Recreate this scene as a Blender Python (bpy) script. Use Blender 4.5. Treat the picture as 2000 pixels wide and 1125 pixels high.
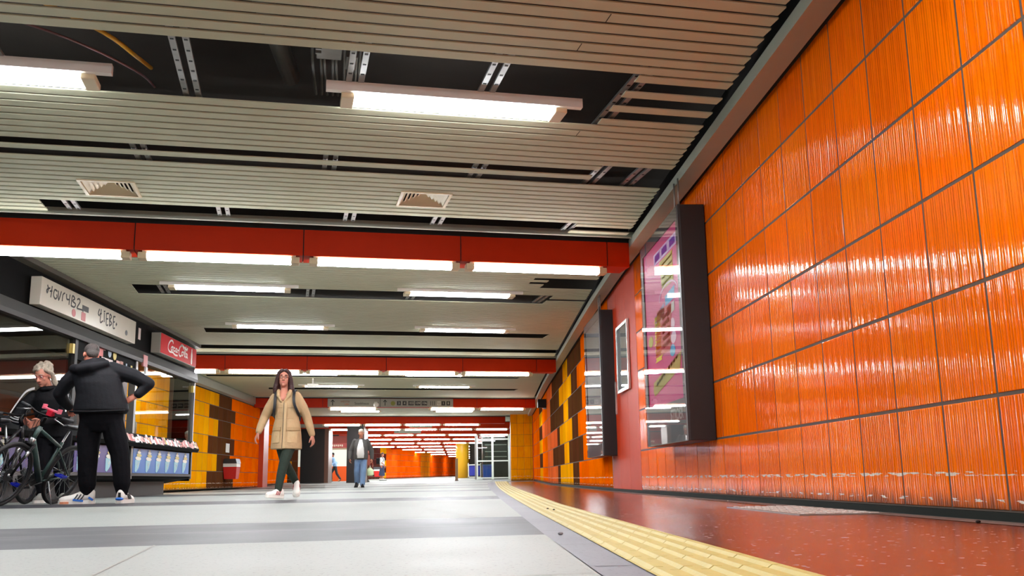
import bpy, bmesh, math, random
from mathutils import Vector, Matrix, Quaternion

scene = bpy.context.scene
for _o in list(bpy.data.objects):
    bpy.data.objects.remove(_o)
COL = scene.collection
R = math.radians
TH = R(9.737)                      # the beams and slats run this much askew of the right wall
CT, ST_ = math.cos(TH), math.sin(TH)

# ------------------------------------------------------------------ camera
def set_camera():
    cd = bpy.data.cameras.new('camera')
    cd.sensor_width = 36.0
    cd.lens = 1900.0 / 2000.0 * 36.0
    cd.clip_start = 0.02
    cd.clip_end = 400
    co = bpy.data.objects.new('camera', cd)
    COL.objects.link(co)
    A = Vector((0.99840033, -0.05454917, -0.01487197))
    B = Vector((0.00409893, -0.1925105, 0.98128635))
    F = Vector((0.05639137, 0.97977758, 0.19197895))
    m = Matrix((A, B, -F)).transposed().to_4x4()
    m.translation = Vector((0, 0, 0.215))
    co.matrix_world = m
    scene.camera = co
set_camera()

# ------------------------------------------------------------------ world, exposure
w = bpy.data.worlds.new('world')
scene.world = w
w.use_nodes = True
bg = w.node_tree.nodes['Background']
bg.inputs[0].default_value = (0.95, 0.92, 0.88, 1)
bg.inputs[1].default_value = 0.10
scene.view_settings.view_transform = 'Standard'
scene.view_settings.look = 'None'
scene.view_settings.gamma = 1.0
scene.view_settings.use_curve_mapping = False
scene.view_settings.exposure = 1.48
LAMP = 24.0                        # radiance of the tubes' diffusers

# ------------------------------------------------------------------ materials
def lin(c):
    return tuple(((v / 255.0) / 12.92 if v <= 10 else ((v / 255.0 + 0.055) / 1.055) ** 2.4) for v in c) + (1.0,)
MATS = {}
def mat(name, rgb, rough=0.5, metal=0.0, var=0.0, vscale=6.0, bump=0.0, bscale=60.0, spec=0.5, emit=None, coat=0.0):
    if name in MATS:
        return MATS[name]
    m = bpy.data.materials.new(name)
    m.use_nodes = True
    nt = m.node_tree
    p = nt.nodes['Principled BSDF']
    c = lin(rgb)
    p.inputs['Base Color'].default_value = c
    p.inputs['Roughness'].default_value = rough
    p.inputs['Metallic'].default_value = metal
    p.inputs['Specular IOR Level'].default_value = spec
    p.inputs['Coat Weight'].default_value = coat
    tc = nt.nodes.new('ShaderNodeTexCoord')
    if var > 0:
        n = nt.nodes.new('ShaderNodeTexNoise')
        n.inputs['Scale'].default_value = vscale
        n.inputs['Detail'].default_value = 5
        nt.links.new(tc.outputs['Object'], n.inputs['Vector'])
        mx = nt.nodes.new('ShaderNodeMixRGB')
        mx.inputs[1].default_value = tuple(v * (1 - var) for v in c[:3]) + (1,)
        mx.inputs[2].default_value = tuple(min(1, v * (1 + var)) for v in c[:3]) + (1,)
        nt.links.new(n.outputs['Fac'], mx.inputs[0])
        nt.links.new(mx.outputs[0], p.inputs['Base Color'])
    if bump > 0:
        n2 = nt.nodes.new('ShaderNodeTexNoise')
        n2.inputs['Scale'].default_value = bscale
        n2.inputs['Detail'].default_value = 3
        nt.links.new(tc.outputs['Object'], n2.inputs['Vector'])
        b = nt.nodes.new('ShaderNodeBump')
        b.inputs['Strength'].default_value = bump
        b.inputs['Distance'].default_value = 0.02
        nt.links.new(n2.outputs['Fac'], b.inputs['Height'])
        nt.links.new(b.outputs[0], p.inputs['Normal'])
    if emit:
        p.inputs['Emission Color'].default_value = lin(emit[0])
        p.inputs['Emission Strength'].default_value = emit[1]
    MATS[name] = m
    return m

def glass_mat(name, tint=(255, 255, 255), ior=1.5, smear=0.0):
    m = bpy.data.materials.new(name)
    m.use_nodes = True
    nt = m.node_tree
    nt.nodes.clear()
    out = nt.nodes.new('ShaderNodeOutputMaterial')
    t = nt.nodes.new('ShaderNodeBsdfTransparent'); t.inputs[0].default_value = lin(tint)
    g = nt.nodes.new('ShaderNodeBsdfGlossy'); g.inputs['Roughness'].default_value = 0.015
    f = nt.nodes.new('ShaderNodeFresnel'); f.inputs['IOR'].default_value = ior
    mx = nt.nodes.new('ShaderNodeMixShader')
    gm = nt.nodes.new('ShaderNodeNewGeometry')
    sb = nt.nodes.new('ShaderNodeMath'); sb.operation = 'SUBTRACT'; sb.inputs[0].default_value = 1.0
    ml = nt.nodes.new('ShaderNodeMath'); ml.operation = 'MULTIPLY'
    nt.links.new(gm.outputs['Backfacing'], sb.inputs[1]); nt.links.new(sb.outputs[0], ml.inputs[0]); nt.links.new(f.outputs[0], ml.inputs[1])
    nt.links.new(ml.outputs[0], mx.inputs[0]); nt.links.new(t.outputs[0], mx.inputs[1]); nt.links.new(g.outputs[0], mx.inputs[2])
    nt.links.new(mx.outputs[0], out.inputs[0])
    MATS[name] = m
    return m

def tile_mat(name='glazed_ribbed_tile', rough=0.07, spec=0.10):
    m = bpy.data.materials.new(name)
    m.use_nodes = True
    nt = m.node_tree
    p = nt.nodes['Principled BSDF']
    at = nt.nodes.new('ShaderNodeAttribute'); at.attribute_name = 'tint'
    uv = nt.nodes.new('ShaderNodeUVMap')
    sp = nt.nodes.new('ShaderNodeSeparateXYZ')
    nt.links.new(uv.outputs[0], sp.inputs[0])
    # mottled glaze, mainly streaked down the ribs
    mp = nt.nodes.new('ShaderNodeMapping'); mp.inputs['Scale'].default_value = (22, 3.0, 1)
    nt.links.new(uv.outputs[0], mp.inputs[0])
    n1 = nt.nodes.new('ShaderNodeTexNoise'); n1.inputs['Scale'].default_value = 1.0; n1.inputs['Detail'].default_value = 6
    nt.links.new(mp.outputs[0], n1.inputs['Vector'])
    rp = nt.nodes.new('ShaderNodeValToRGB')
    rp.color_ramp.elements[0].position = 0.30; rp.color_ramp.elements[0].color = (0.92, 0.80, 0.6, 1)
    rp.color_ramp.elements[1].position = 0.62; rp.color_ramp.elements[1].color = (1.02, 1.08, 1.1, 1)
    nt.links.new(n1.outputs['Fac'], rp.inputs[0])
    mx = nt.nodes.new('ShaderNodeMixRGB'); mx.blend_type = 'MULTIPLY'; mx.inputs[0].default_value = 0.8
    nt.links.new(at.outputs['Color'], mx.inputs[1]); nt.links.new(rp.outputs[0], mx.inputs[2])
    # rounded vertical ribs in threes, parted by flat lands
    def M_(op, x, y=None, z=None):
        q = nt.nodes.new('ShaderNodeMath'); q.operation = op
        for i, v in enumerate((x, y, z)):
            if v is None: continue
            if isinstance(v, (int, float)): q.inputs[i].default_value = v
            else: nt.links.new(v, q.inputs[i])
        return q.outputs[0]
    wob = nt.nodes.new('ShaderNodeTexNoise'); wob.noise_dimensions = '1D'; wob.inputs['Scale'].default_value = 14.0; wob.inputs['Detail'].default_value = 1.0
    nt.links.new(sp.outputs[0], wob.inputs['W'])
    vv = M_('MULTIPLY', M_('MULTIPLY_ADD', wob.outputs['Fac'], 0.028, sp.outputs[0]), 44.0)
    aa = M_('MULTIPLY_ADD', M_('FRACT', vv), 2.0, -1.0)
    par = M_('SUBTRACT', 1.0, M_('MULTIPLY', aa, aa))
    land = M_('COMPARE', M_('FLOORED_MODULO', M_('FLOOR', vv), 4.0), 3.0, 0.1)
    ribh = M_('MAXIMUM', par, M_('MULTIPLY', land, 0.8))
    # thin dark grooves: glaze colour darkens low between the ribs
    gr = nt.nodes.new('ShaderNodeValToRGB')
    gr.color_ramp.elements[0].position = 0.06; gr.color_ramp.elements[0].color = (0.66, 0.5, 0.35, 1)
    gr.color_ramp.elements[1].position = 0.34; gr.color_ramp.elements[1].color = (1, 1, 1, 1)
    nt.links.new(ribh, gr.inputs[0])
    mg = nt.nodes.new('ShaderNodeMixRGB'); mg.blend_type = 'MULTIPLY'; mg.inputs[0].default_value = 0.75
    nt.links.new(mx.outputs[0], mg.inputs[1]); nt.links.new(gr.outputs[0], mg.inputs[2])
    # soot creeping up from the skirting and pale scuff lines left by trolleys
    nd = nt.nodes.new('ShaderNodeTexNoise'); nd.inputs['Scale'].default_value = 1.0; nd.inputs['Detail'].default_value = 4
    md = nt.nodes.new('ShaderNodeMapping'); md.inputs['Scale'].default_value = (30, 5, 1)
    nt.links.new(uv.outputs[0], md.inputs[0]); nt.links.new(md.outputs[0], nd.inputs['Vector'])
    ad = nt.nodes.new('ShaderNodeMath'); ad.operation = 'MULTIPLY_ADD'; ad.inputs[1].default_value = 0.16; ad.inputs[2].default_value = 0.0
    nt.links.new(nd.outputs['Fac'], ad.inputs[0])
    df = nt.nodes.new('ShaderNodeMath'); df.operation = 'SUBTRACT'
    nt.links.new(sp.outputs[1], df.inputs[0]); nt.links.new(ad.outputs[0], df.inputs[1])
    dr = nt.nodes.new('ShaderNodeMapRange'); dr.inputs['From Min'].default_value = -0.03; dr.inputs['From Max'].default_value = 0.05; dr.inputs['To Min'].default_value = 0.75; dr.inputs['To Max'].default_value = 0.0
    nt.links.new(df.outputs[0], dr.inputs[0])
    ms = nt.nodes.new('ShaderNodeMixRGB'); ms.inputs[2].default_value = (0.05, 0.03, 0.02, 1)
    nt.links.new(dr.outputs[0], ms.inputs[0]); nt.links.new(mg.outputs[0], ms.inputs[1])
    last = ms
    for zc, hw, thr in ((0.205, 0.010, 0.52), (0.085, 0.007, 0.56)):
        a_ = nt.nodes.new('ShaderNodeMath'); a_.operation = 'COMPARE'; a_.inputs[1].default_value = zc; a_.inputs[2].default_value = hw
        nt.links.new(sp.outputs[1], a_.inputs[0])
        nn = nt.nodes.new('ShaderNodeTexNoise'); nn.inputs['Scale'].default_value = 1.0; nn.inputs['Detail'].default_value = 6
        mm = nt.nodes.new('ShaderNodeMapping'); mm.inputs['Scale'].default_value = (9, 60, 1); mm.inputs['Location'].default_value = (zc * 40, 0, 0)
        nt.links.new(uv.outputs[0], mm.inputs[0]); nt.links.new(mm.outputs[0], nn.inputs['Vector'])
        g_ = nt.nodes.new('ShaderNodeMath'); g_.operation = 'GREATER_THAN'; g_.inputs[1].default_value = thr
        nt.links.new(nn.outputs['Fac'], g_.inputs[0])
        l_ = nt.nodes.new('ShaderNodeMath'); l_.operation = 'MULTIPLY'
        nt.links.new(a_.outputs[0], l_.inputs[0]); nt.links.new(g_.outputs[0], l_.inputs[1])
        x_ = nt.nodes.new('ShaderNodeMixRGB'); x_.inputs[2].default_value = (0.75, 0.62, 0.5, 1)
        nt.links.new(l_.outputs[0], x_.inputs[0]); nt.links.new(last.outputs[0], x_.inputs[1])
        last = x_
    nt.links.new(last.outputs[0], p.inputs['Base Color'])
    nf = nt.nodes.new('ShaderNodeTexNoise'); nf.inputs['Scale'].default_value = 38; nf.inputs['Detail'].default_value = 2
    nt.links.new(uv.outputs[0], nf.inputs['Vector'])
    b1 = nt.nodes.new('ShaderNodeBump'); b1.inputs['Strength'].default_value = 0.09; b1.inputs['Distance'].default_value = 0.004
    nt.links.new(nf.outputs['Fac'], b1.inputs['Height'])
    b2 = nt.nodes.new('ShaderNodeBump'); b2.inputs['Strength'].default_value = 1.0; b2.inputs['Distance'].default_value = 0.0045
    nt.links.new(ribh, b2.inputs['Height']); nt.links.new(b1.outputs[0], b2.inputs['Normal'])
    nt.links.new(b2.outputs[0], p.inputs['Normal'])
    p.inputs['Roughness'].default_value = rough
    p.inputs['Specular IOR Level'].default_value = spec
    MATS[name] = m
    return m

def speckle_mat(name, rgb, speck, rough, thr=0.72, scale=90.0, spec=0.5, bigvar=0.12):
    m = bpy.data.materials.new(name)
    m.use_nodes = True
    nt = m.node_tree
    p = nt.nodes['Principled BSDF']
    tc = nt.nodes.new('ShaderNodeTexCoord')
    n = nt.nodes.new('ShaderNodeTexNoise'); n.inputs['Scale'].default_value = scale; n.inputs['Detail'].default_value = 2
    nt.links.new(tc.outputs['Object'], n.inputs['Vector'])
    r = nt.nodes.new('ShaderNodeValToRGB')
    r.color_ramp.elements[0].position = thr; r.color_ramp.elements[1].position = min(1, thr + 0.05)
    nt.links.new(n.outputs['Fac'], r.inputs[0])
    n2 = nt.nodes.new('ShaderNodeTexNoise'); n2.inputs['Scale'].default_value = 1.6; n2.inputs['Detail'].default_value = 6
    nt.links.new(tc.outputs['Object'], n2.inputs['Vector'])
    c = lin(rgb)
    mb = nt.nodes.new('ShaderNodeMixRGB')
    mb.inputs[1].default_value = tuple(v * (1 - bigvar) for v in c[:3]) + (1,)
    mb.inputs[2].default_value = tuple(min(1, v * (1 + bigvar)) for v in c[:3]) + (1,)
    nt.links.new(n2.outputs['Fac'], mb.inputs[0])
    mx = nt.nodes.new('ShaderNodeMixRGB')
    nt.links.new(r.outputs[0], mx.inputs[0]); nt.links.new(mb.outputs[0], mx.inputs[1]); mx.inputs[2].default_value = lin(speck)
    nt.links.new(mx.outputs[0], p.inputs['Base Color'])
    mr = nt.nodes.new('ShaderNodeMapRange')
    mr.inputs['From Min'].default_value = 0.3; mr.inputs['From Max'].default_value = 0.7
    mr.inputs['To Min'].default_value = rough * 0.92; mr.inputs['To Max'].default_value = rough * 1.12
    nt.links.new(n2.outputs['Fac'], mr.inputs[0]); nt.links.new(mr.outputs[0], p.inputs['Roughness'])
    p.inputs['Specular IOR Level'].default_value = spec
    MATS[name] = m
    return m

TILE = tile_mat()
TILE2 = tile_mat('satin_ribbed_tile', 0.42, 0.0)
GROUT = mat('grout', (84, 70, 58), 0.85, var=0.25, vscale=9)
ORANGE = (255, 110, 0); YELLOW = (240, 160, 10); BROWN = (92, 56, 34); SALMON = (240, 112, 56)
BEAM = mat('orange_beam_paint', (182, 40, 0), 0.5, var=0.08, spec=0.12)
SLAT = mat('slat_metal', (190, 192, 166), 0.7, var=0.06, vscale=2, spec=0.06)
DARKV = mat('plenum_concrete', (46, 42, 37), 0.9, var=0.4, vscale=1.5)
GALV = mat('galvanised_steel', (150, 150, 146), 0.4, metal=0.6, var=0.15, vscale=14)
TRIMM = mat('trim_metal', (158, 164, 150), 0.4, metal=0.25, var=0.08)
BLACK = mat('black_paint', (13, 12, 12), 0.5, spec=0.25)
DGREY = mat('dark_grey_paint', (34, 34, 36), 0.4)
GREYM = mat('grey_metal', (120, 118, 112), 0.35, metal=0.4, var=0.1)
WHITE = mat('white_enamel', (225, 222, 212), 0.4, var=0.04)
CREAM = mat('cream_plastic', (216, 200, 164), 0.5, var=0.05)
LIGHTM = mat('lit_diffuser', (255, 255, 255), 0.5, emit=((246, 250, 255), LAMP))
STONE = speckle_mat('pale_stone_floor', (152, 156, 150), (128, 129, 125), 0.5, 0.62, 70, 0.12)
DSTONE = speckle_mat('grey_stone_floor', (62, 62, 66), (76, 75, 78), 0.45, 0.62, 60, 0.14)
RSTONE = speckle_mat('red_brown_floor', (102, 42, 18), (186, 158, 144), 0.2, 0.645, 30, 0.5, 0.25)
KERB = speckle_mat('kerb_stone', (114, 115, 121), (98, 98, 104), 0.5, 0.6, 60)
TACT = mat('tactile_yellow', (184, 166, 96), 0.55, var=0.14, spec=0.25, vscale=8, bump=0.1, bscale=40)
SKIRT = mat('skirting_black', (24, 27, 23), 0.7, spec=0.05, var=0.3, vscale=4)
GLASS = glass_mat('window_glass', (232, 236, 232), 1.5)
SGLASS = glass_mat('sign_glass', (240, 240, 240), 1.6)

# ------------------------------------------------------------------ mesh helpers
class MB:
    def __init__(self):
        self.bm = bmesh.new()
        self.mi = 0
    def _f(self, vs):
        try:
            f = self.bm.faces.new(vs)
            f.material_index = self.mi
            return f
        except ValueError:
            return None
    def quad(self, a, b, c, d):
        return self._f([self.bm.verts.new(p) for p in (a, b, c, d)])
    def poly(self, pts):
        return self._f([self.bm.verts.new(p) for p in pts])
    def box(self, lo, hi, mtx=None):
        x0, y0, z0 = lo; x1, y1, z1 = hi
        ps = [(x0, y0, z0), (x1, y0, z0), (x1, y1, z0), (x0, y1, z0), (x0, y0, z1), (x1, y0, z1), (x1, y1, z1), (x0, y1, z1)]
        if mtx is not None:
            ps = [mtx @ Vector(p) for p in ps]
        v = [self.bm.verts.new(p) for p in ps]
        for q in ((3, 2, 1, 0), (4, 5, 6, 7), (0, 1, 5, 4), (1, 2, 6, 5), (2, 3, 7, 6), (3, 0, 4, 7)):
            self._f([v[i] for i in q])
        return self
    def prism(self, pts, off):
        """closed outline pts (3D, planar) swept by off"""
        off = Vector(off)
        a = [self.bm.verts.new(Vector(p)) for p in pts]
        b = [self.bm.verts.new(Vector(p) + off) for p in pts]
        n = len(a)
        self._f(a); self._f(b[::-1])
        for i in range(n):
            self._f([a[i], b[i], b[(i + 1) % n], a[(i + 1) % n]])
        return self
    def loft(self, rings, cap=True, closed=False):
        vr = [[self.bm.verts.new(p) for p in r] for r in rings]
        n = len(vr[0])
        rng = range(len(vr)) if closed else range(len(vr) - 1)
        for i in rng:
            a, b = vr[i], vr[(i + 1) % len(vr)]
            for j in range(n):
                self._f([a[j], a[(j + 1) % n], b[(j + 1) % n], b[j]])
        if cap and not closed:
            self._f(vr[0][::-1]); self._f(vr[-1])
        return self
    def tube(self, pts, r, n=8, closed=False):
        pts = [Vector(p) for p in pts]
        rs = r if isinstance(r, (list, tuple)) else [r] * len(pts)
        rings = []
        up = Vector((0.13, 0.21, 0.97))
        m = len(pts)
        for i, p in enumerate(pts):
            if closed:
                d = pts[(i + 1) % m] - pts[i - 1]
            else:
                d = pts[min(i + 1, m - 1)] - pts[max(i - 1, 0)]
            if d.length < 1e-9:
                d = Vector((0, 0, 1))
            d.normalize()
            u = d.cross(up)
            if u.length < 0.05:
                u = d.cross(Vector((1, 0, 0)))
            u.normalize(); v = d.cross(u)
            rings.append([p + rs[i] * (math.cos(2 * math.pi * k / n) * u + math.sin(2 * math.pi * k / n) * v) for k in range(n)])
        return self.loft(rings, True, closed)
    def ball(self, c, r, seg=12, rings=8, rot=None):
        c = Vector(c)
        rr = r if isinstance(r, (list, tuple)) else (r, r, r)
        rg = []
        for i in range(1, rings):
            a = math.pi * i / rings
            ring = []
            for k in range(seg):
                b = 2 * math.pi * k / seg
                p = Vector((rr[0] * math.sin(a) * math.cos(b), rr[1] * math.sin(a) * math.sin(b), -rr[2] * math.cos(a)))
                if rot is not None:
                    p = rot @ p
                ring.append(c + p)
            rg.append(ring)
        t = Vector((0, 0, rr[2])); bt = -t
        if rot is not None:
            t = rot @ t; bt = rot @ bt
        vr = [[self.bm.verts.new(p) for p in q] for q in rg]
        vb = self.bm.verts.new(c + bt); vt = self.bm.verts.new(c + t)
        for k in range(seg):
            self._f([vb, vr[0][(k + 1) % seg], vr[0][k]])
            self._f([vt, vr[-1][k], vr[-1][(k + 1) % seg]])
        for i in range(len(vr) - 1):
            for k in range(seg):
                self._f([vr[i][k], vr[i][(k + 1) % seg], vr[i + 1][(k + 1) % seg], vr[i + 1][k]])
        return self
    def cap(self, p0, p1, r0, r1, n=12):
        """tapered capsule"""
        p0, p1 = Vector(p0), Vector(p1)
        d = (p1 - p0)
        L = d.length
        d = d / L if L > 1e-6 else Vector((0, 0, 1))
        u = d.cross(Vector((0, 0, 1)))
        if u.length < 0.05:
            u = d.cross(Vector((1, 0, 0)))
        u.normalize(); v = d.cross(u)
        rings = []
        for k in range(1, 4):
            a = math.pi / 2 * (1 - k / 3)
            rings.append((p0 - d * r0 * math.sin(a), max(1e-4, r0 * math.cos(a))))
        for k in range(0, 3):
            a = math.pi / 2 * k / 3
            rings.append((p1 + d * r1 * math.sin(a), max(1e-4, r1 * math.cos(a))))
        return self.loft([[c + rr * (math.cos(2 * math.pi * i / n) * u + math.sin(2 * math.pi * i / n) * v) for i in range(n)] for c, rr in rings])
    def chain(self, pts, rs, n=12):
        for i in range(len(pts) - 1):
            self.cap(pts[i], pts[i + 1], rs[i], rs[i + 1], n)
        return self
    def oval(self, secs, n=20, tilt=None):
        """stack of ellipses (x, y, z, rx, ry) lofted and capped"""
        return self.loft([[(x + rx * math.cos(2 * math.pi * k / n), y + ry * math.sin(2 * math.pi * k / n), z) for k in range(n)] for x, y, z, rx, ry in secs])
    def mesh(self, name):
        bmesh.ops.recalc_face_normals(self.bm, faces=self.bm.faces[:])
        me = bpy.data.meshes.new(name)
        self.bm.to_mesh(me)
        self.bm.free()
        return me
    def build(self, name, m, parent=None, smooth=False, label=None, cat=None, group=None, kind=None, loc=None, rz=0, bevel=0):
        if bevel:
            bmesh.ops.recalc_face_normals(self.bm, faces=self.bm.faces[:])
            bmesh.ops.remove_doubles(self.bm, verts=self.bm.verts[:], dist=1e-6)
            bmesh.ops.bevel(self.bm, geom=self.bm.edges[:], offset=bevel, segments=2, affect='EDGES', profile=0.6, clamp_overlap=True)
        me = self.mesh(name)
        return link(name, me, m, parent, smooth, label, cat, group, kind, loc, rz)

def link(name, me, m, parent=None, smooth=False, label=None, cat=None, group=None, kind=None, loc=None, rz=0):
    for x in (m if isinstance(m, (list, tuple)) else [m]):
        if x is not None:
            me.materials.append(x)
    if smooth:
        for p in me.polygons:
            p.use_smooth = True
    o = bpy.data.objects.new(name, me)
    COL.objects.link(o)
    if parent is not None:
        o.parent = parent
    if loc is not None:
        o.location = loc
    if rz:
        o.rotation_euler.z = rz
    tag(o, label, cat, group, kind)
    return o

def tag(o, label=None, cat=None, group=None, kind=None):
    if label: o['label'] = label
    if cat: o['category'] = cat
    if group: o['group'] = group
    if kind: o['kind'] = kind
    return o

def thing(name, label, cat, loc=(0, 0, 0), rz=0, group=None, kind=None):
    o = bpy.data.objects.new(name, None)
    COL.objects.link(o)
    o.empty_display_size = 0.1
    o.location = loc
    o.rotation_euler.z = rz
    return tag(o, label, cat, group, kind)

def copy_tree(o, parent=None):
    c = o.copy(); COL.objects.link(c)
    if parent is not None:
        c.parent = parent
    for ch in list(o.children):
        copy_tree(ch, c)
    return c

def remesh(mb, voxel, smooth=3, name='m'):
    """fuse overlapping closed shapes into one continuous surface"""
    me = mb.mesh(name)
    ob = bpy.data.objects.new('tmp', me)
    COL.objects.link(ob)
    md = ob.modifiers.new('r', 'REMESH'); md.mode = 'VOXEL'; md.voxel_size = voxel; md.use_smooth_shade = True
    if smooth:
        sm = ob.modifiers.new('s', 'SMOOTH'); sm.factor = 0.5; sm.iterations = smooth
    dg = bpy.context.evaluated_depsgraph_get()
    out = bpy.data.meshes.new_from_object(ob.evaluated_get(dg))
    bpy.data.objects.remove(ob)
    bpy.data.meshes.remove(me)
    for p in out.polygons:
        p.use_smooth = True
    return out

def text_mesh(body, size, extrude=0.002, align='CENTER', shear=0.0, bold=0.0):
    cu = bpy.data.curves.new('t', 'FONT')
    cu.body = body; cu.size = size; cu.extrude = extrude; cu.align_x = align; cu.align_y = 'CENTER'; cu.shear = shear; cu.offset = bold
    ob = bpy.data.objects.new('t', cu); COL.objects.link(ob)
    dg = bpy.context.evaluated_depsgraph_get()
    me = bpy.data.meshes.new_from_object(ob.evaluated_get(dg))
    bpy.data.objects.remove(ob); bpy.data.curves.remove(cu)
    return me

def put_text(name, body, size, origin, right, up, m, parent=None, extrude=0.002, sx=1.0, **k):
    """origin/right/up in the parent's frame"""
    me = text_mesh(body, size, extrude, **k)
    r, u = Vector(right).normalized(), Vector(up).normalized()
    n = r.cross(u)
    mt = Matrix((r * sx, u, n)).transposed().to_4x4(); mt.translation = Vector(origin)
    me.transform(mt)
    return link(name, me, m, parent)

def ribbon(mb, pts, wid, nrm, thick=0.003, taper=False):
    """flat stroke of width wid along pts lying on a surface with normal nrm"""
    nrm = Vector(nrm).normalized()
    pts = [Vector(p) for p in pts]
    rings = []
    for i, p in enumerate(pts):
        d = pts[min(i + 1, len(pts) - 1)] - pts[max(i - 1, 0)]
        if d.length < 1e-9: d = Vector((0, 1, 0))
        d.normalize()
        sd = d.cross(nrm).normalized() * (wid[i] if isinstance(wid, (list, tuple)) else wid) / 2
        rings.append([p - sd, p + sd, p + sd + nrm * thick, p - sd + nrm * thick])
    mb.loft(rings)

def smoothpath(pts, k=5):
    """Catmull-Rom through pts"""
    pts = [Vector(p) for p in pts]
    out = []
    for i in range(len(pts) - 1):
        p0 = pts[max(i - 1, 0)]; p1 = pts[i]; p2 = pts[i + 1]; p3 = pts[min(i + 2, len(pts) - 1)]
        for j in range(k):
            t = j / k
            out.append(0.5 * ((2 * p1) + (p2 - p0) * t + (2 * p0 - 5 * p1 + 4 * p2 - p3) * t * t + (3 * p1 - p0 - 3 * p2 + p3) * t ** 3))
    out.append(pts[-1])
    return out

def W(s, t, z=0.0):
    """skewed grid of the beams -> world"""
    return Vector((s * CT - t * ST_, s * ST_ + t * CT, z))
def fz(y):
    return max(0.0, (y - 30.0) * 0.0065)

# ================================================================== the hall
WALLX = [(-12, 2.37), (13, 2.37), (15.6, 2.42), (18.2, 2.49), (22, 2.60), (30, 2.86), (38.5, 3.2), (44.6, 3.44)]
def wx(y):
    for (y0, x0), (y1, x1) in zip(WALLX, WALLX[1:]):
        if y <= y1:
            return x0 + (x1 - x0) * (y - y0) / (y1 - y0)
    return WALLX[-1][1]
def path_right(y0, y1, step=0.5):
    n = max(1, round((y1 - y0) / step))
    return [Vector((wx(y0 + (y1 - y0) * i / n), y0 + (y1 - y0) * i / n, 0)) for i in range(n + 1)]

ROWS = [0.039, 0.542, 1.058, 1.568, 2.075, 2.577, 3.06]     # tile joints above the floor
def tile_wall(name, path, rows, colour, inward, skip=None, joint=0.018, uv0=0.0, z0=None, parent=None, kind='structure', tm=None):
    """path = list of joints along the wall; inward = +1 if the room lies left of the path direction"""
    bm = bmesh.new()
    uvl = bm.loops.layers.uv.new('UVMap')
    cl = bm.loops.layers.float_color.new('tint')
    rnd = random.Random(len(path) * 7 + 3)
    acc = uv0
    def face(vs, uvs, c, mi):
        f = bm.faces.new([bm.verts.new(v) for v in vs]); f.material_index = mi
        for l, q in zip(f.loops, uvs):
            l[uvl].uv = q; l[cl] = c
    for i in range(len(path) - 1):
        a, b = path[i], path[i + 1]
        d = b - a; L = d.length; d = d / L
        n = Vector((-d.y, d.x, 0)) * inward
        for r in range(len(rows) - 1):
            if skip and skip(i, r):
                continue
            za = fz(a.y) if z0 is None else z0
            zb, zt = rows[r], rows[r + 1]
            up = Vector((0, 0, 1))
            base = a + up * za
            # grout behind
            q = [base + up * zb, base + d * L + up * zb, base + d * L + up * zt, base + up * zt]
            face(q, [(0, 0)] * 4, (1, 1, 1, 1), 1)
            j = joint / 2
            e = 0.003
            c = lin(colour(i, r)); k = 1 + rnd.uniform(-.10, .08)
            c = (c[0] * k, c[1] * k * (1 + rnd.uniform(-.12, .12)), c[2] * k, 1)
            o = [(j, zb + j), (L - j, zb + j), (L - j, zt - j), (j, zt - j)]
            ii = [(j + e, zb + j + e), (L - j - e, zb + j + e), (L - j - e, zt - j - e), (j + e, zt - j - e)]
            O = [base + d * s + up * z for s, z in o]
            tw = rnd.uniform(-.0008, .0008)
            I = [base + d * s + up * z + n * (0.0036 + (tw if s < L / 2 else -tw)) for s, z in ii]
            M = [base + d * s + up * z + n * 0.002 for s, z in o]
            uo = [(acc + s, z) for s, z in o]; ui = [(acc + s, z) for s, z in ii]
            face(I, ui, c, 0)
            for k in range(4):
                k2 = (k + 1) % 4
                face([M[k], M[k2], I[k2], I[k]], [uo[k], uo[k2], ui[k2], ui[k]], c, 0)
                face([O[k], O[k2], M[k2], M[k]], [uo[k], uo[k2], uo[k2], uo[k]], c, 0)
        acc += L
    bmesh.ops.recalc_face_normals(bm, faces=bm.faces[:])
    # keep fronts facing the room
    me = bpy.data.meshes.new(name)
    bm.to_mesh(me); bm.free()
    o = link(name, me, [tm or TILE, GROUT], parent, kind=kind)
    return o

# ---- right wall: orange tiles, a painted panel bay, then the zigzag mosaic along the bend
Y0 = 4.16 + 0.0
cols1 = [Vector((2.37, Y0 + 0.5 * c, 0)) for c in range(-30, 18)]          # up to y = 12.66
tile_wall('wall_right', cols1, ROWS, lambda c, r: ORANGE, 1)
PANEL_Y0, PANEL_Y1 = 12.68, 15.3
mb = MB()
pp = path_right(PANEL_Y0, PANEL_Y1, 0.87)
for a, b in zip(pp, pp[1:]):
    mb.prism([a + Vector((0, .004, .04)), b + Vector((0, -.004, .04)), b + Vector((.05, -.004, .04)), a + Vector((.05, .004, .04))], (0, 0, 3.02))
PANELM = mat('red_panel_paint', (186, 56, 22), 0.5, spec=0.08, var=0.1, vscale=3)
mb.build('wall_right.001', PANELM, kind='structure')
cols2 = path_right(15.32, 44.6, 0.5)
def mosaic(c, r):
    y = 15.32 + 0.5 * c + .25
    wide = (r % 2 == 1)
    d = 21.7; hw = 1.75 if wide else 0.65
    if y < d - hw: return ORANGE
    if y < d + hw: return BROWN
    d2 = 26.8; hw2 = 1.75 if wide else .65
    if y < d2 - hw2: return YELLOW
    if y < d2 + hw2 + (.6 if wide else 0): return BROWN
    if y < 30.4: return SALMON if r not in (3, 4) else BROWN
    if y < 32.3: return SALMON
    if y < 36: return ORANGE if (r != 3) else SALMON
    if y < 38.2: return BROWN if r % 2 else YELLOW
    return ORANGE
tile_wall('wall_right.002', cols2, ROWS, mosaic, 1, tm=TILE2)

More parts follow.
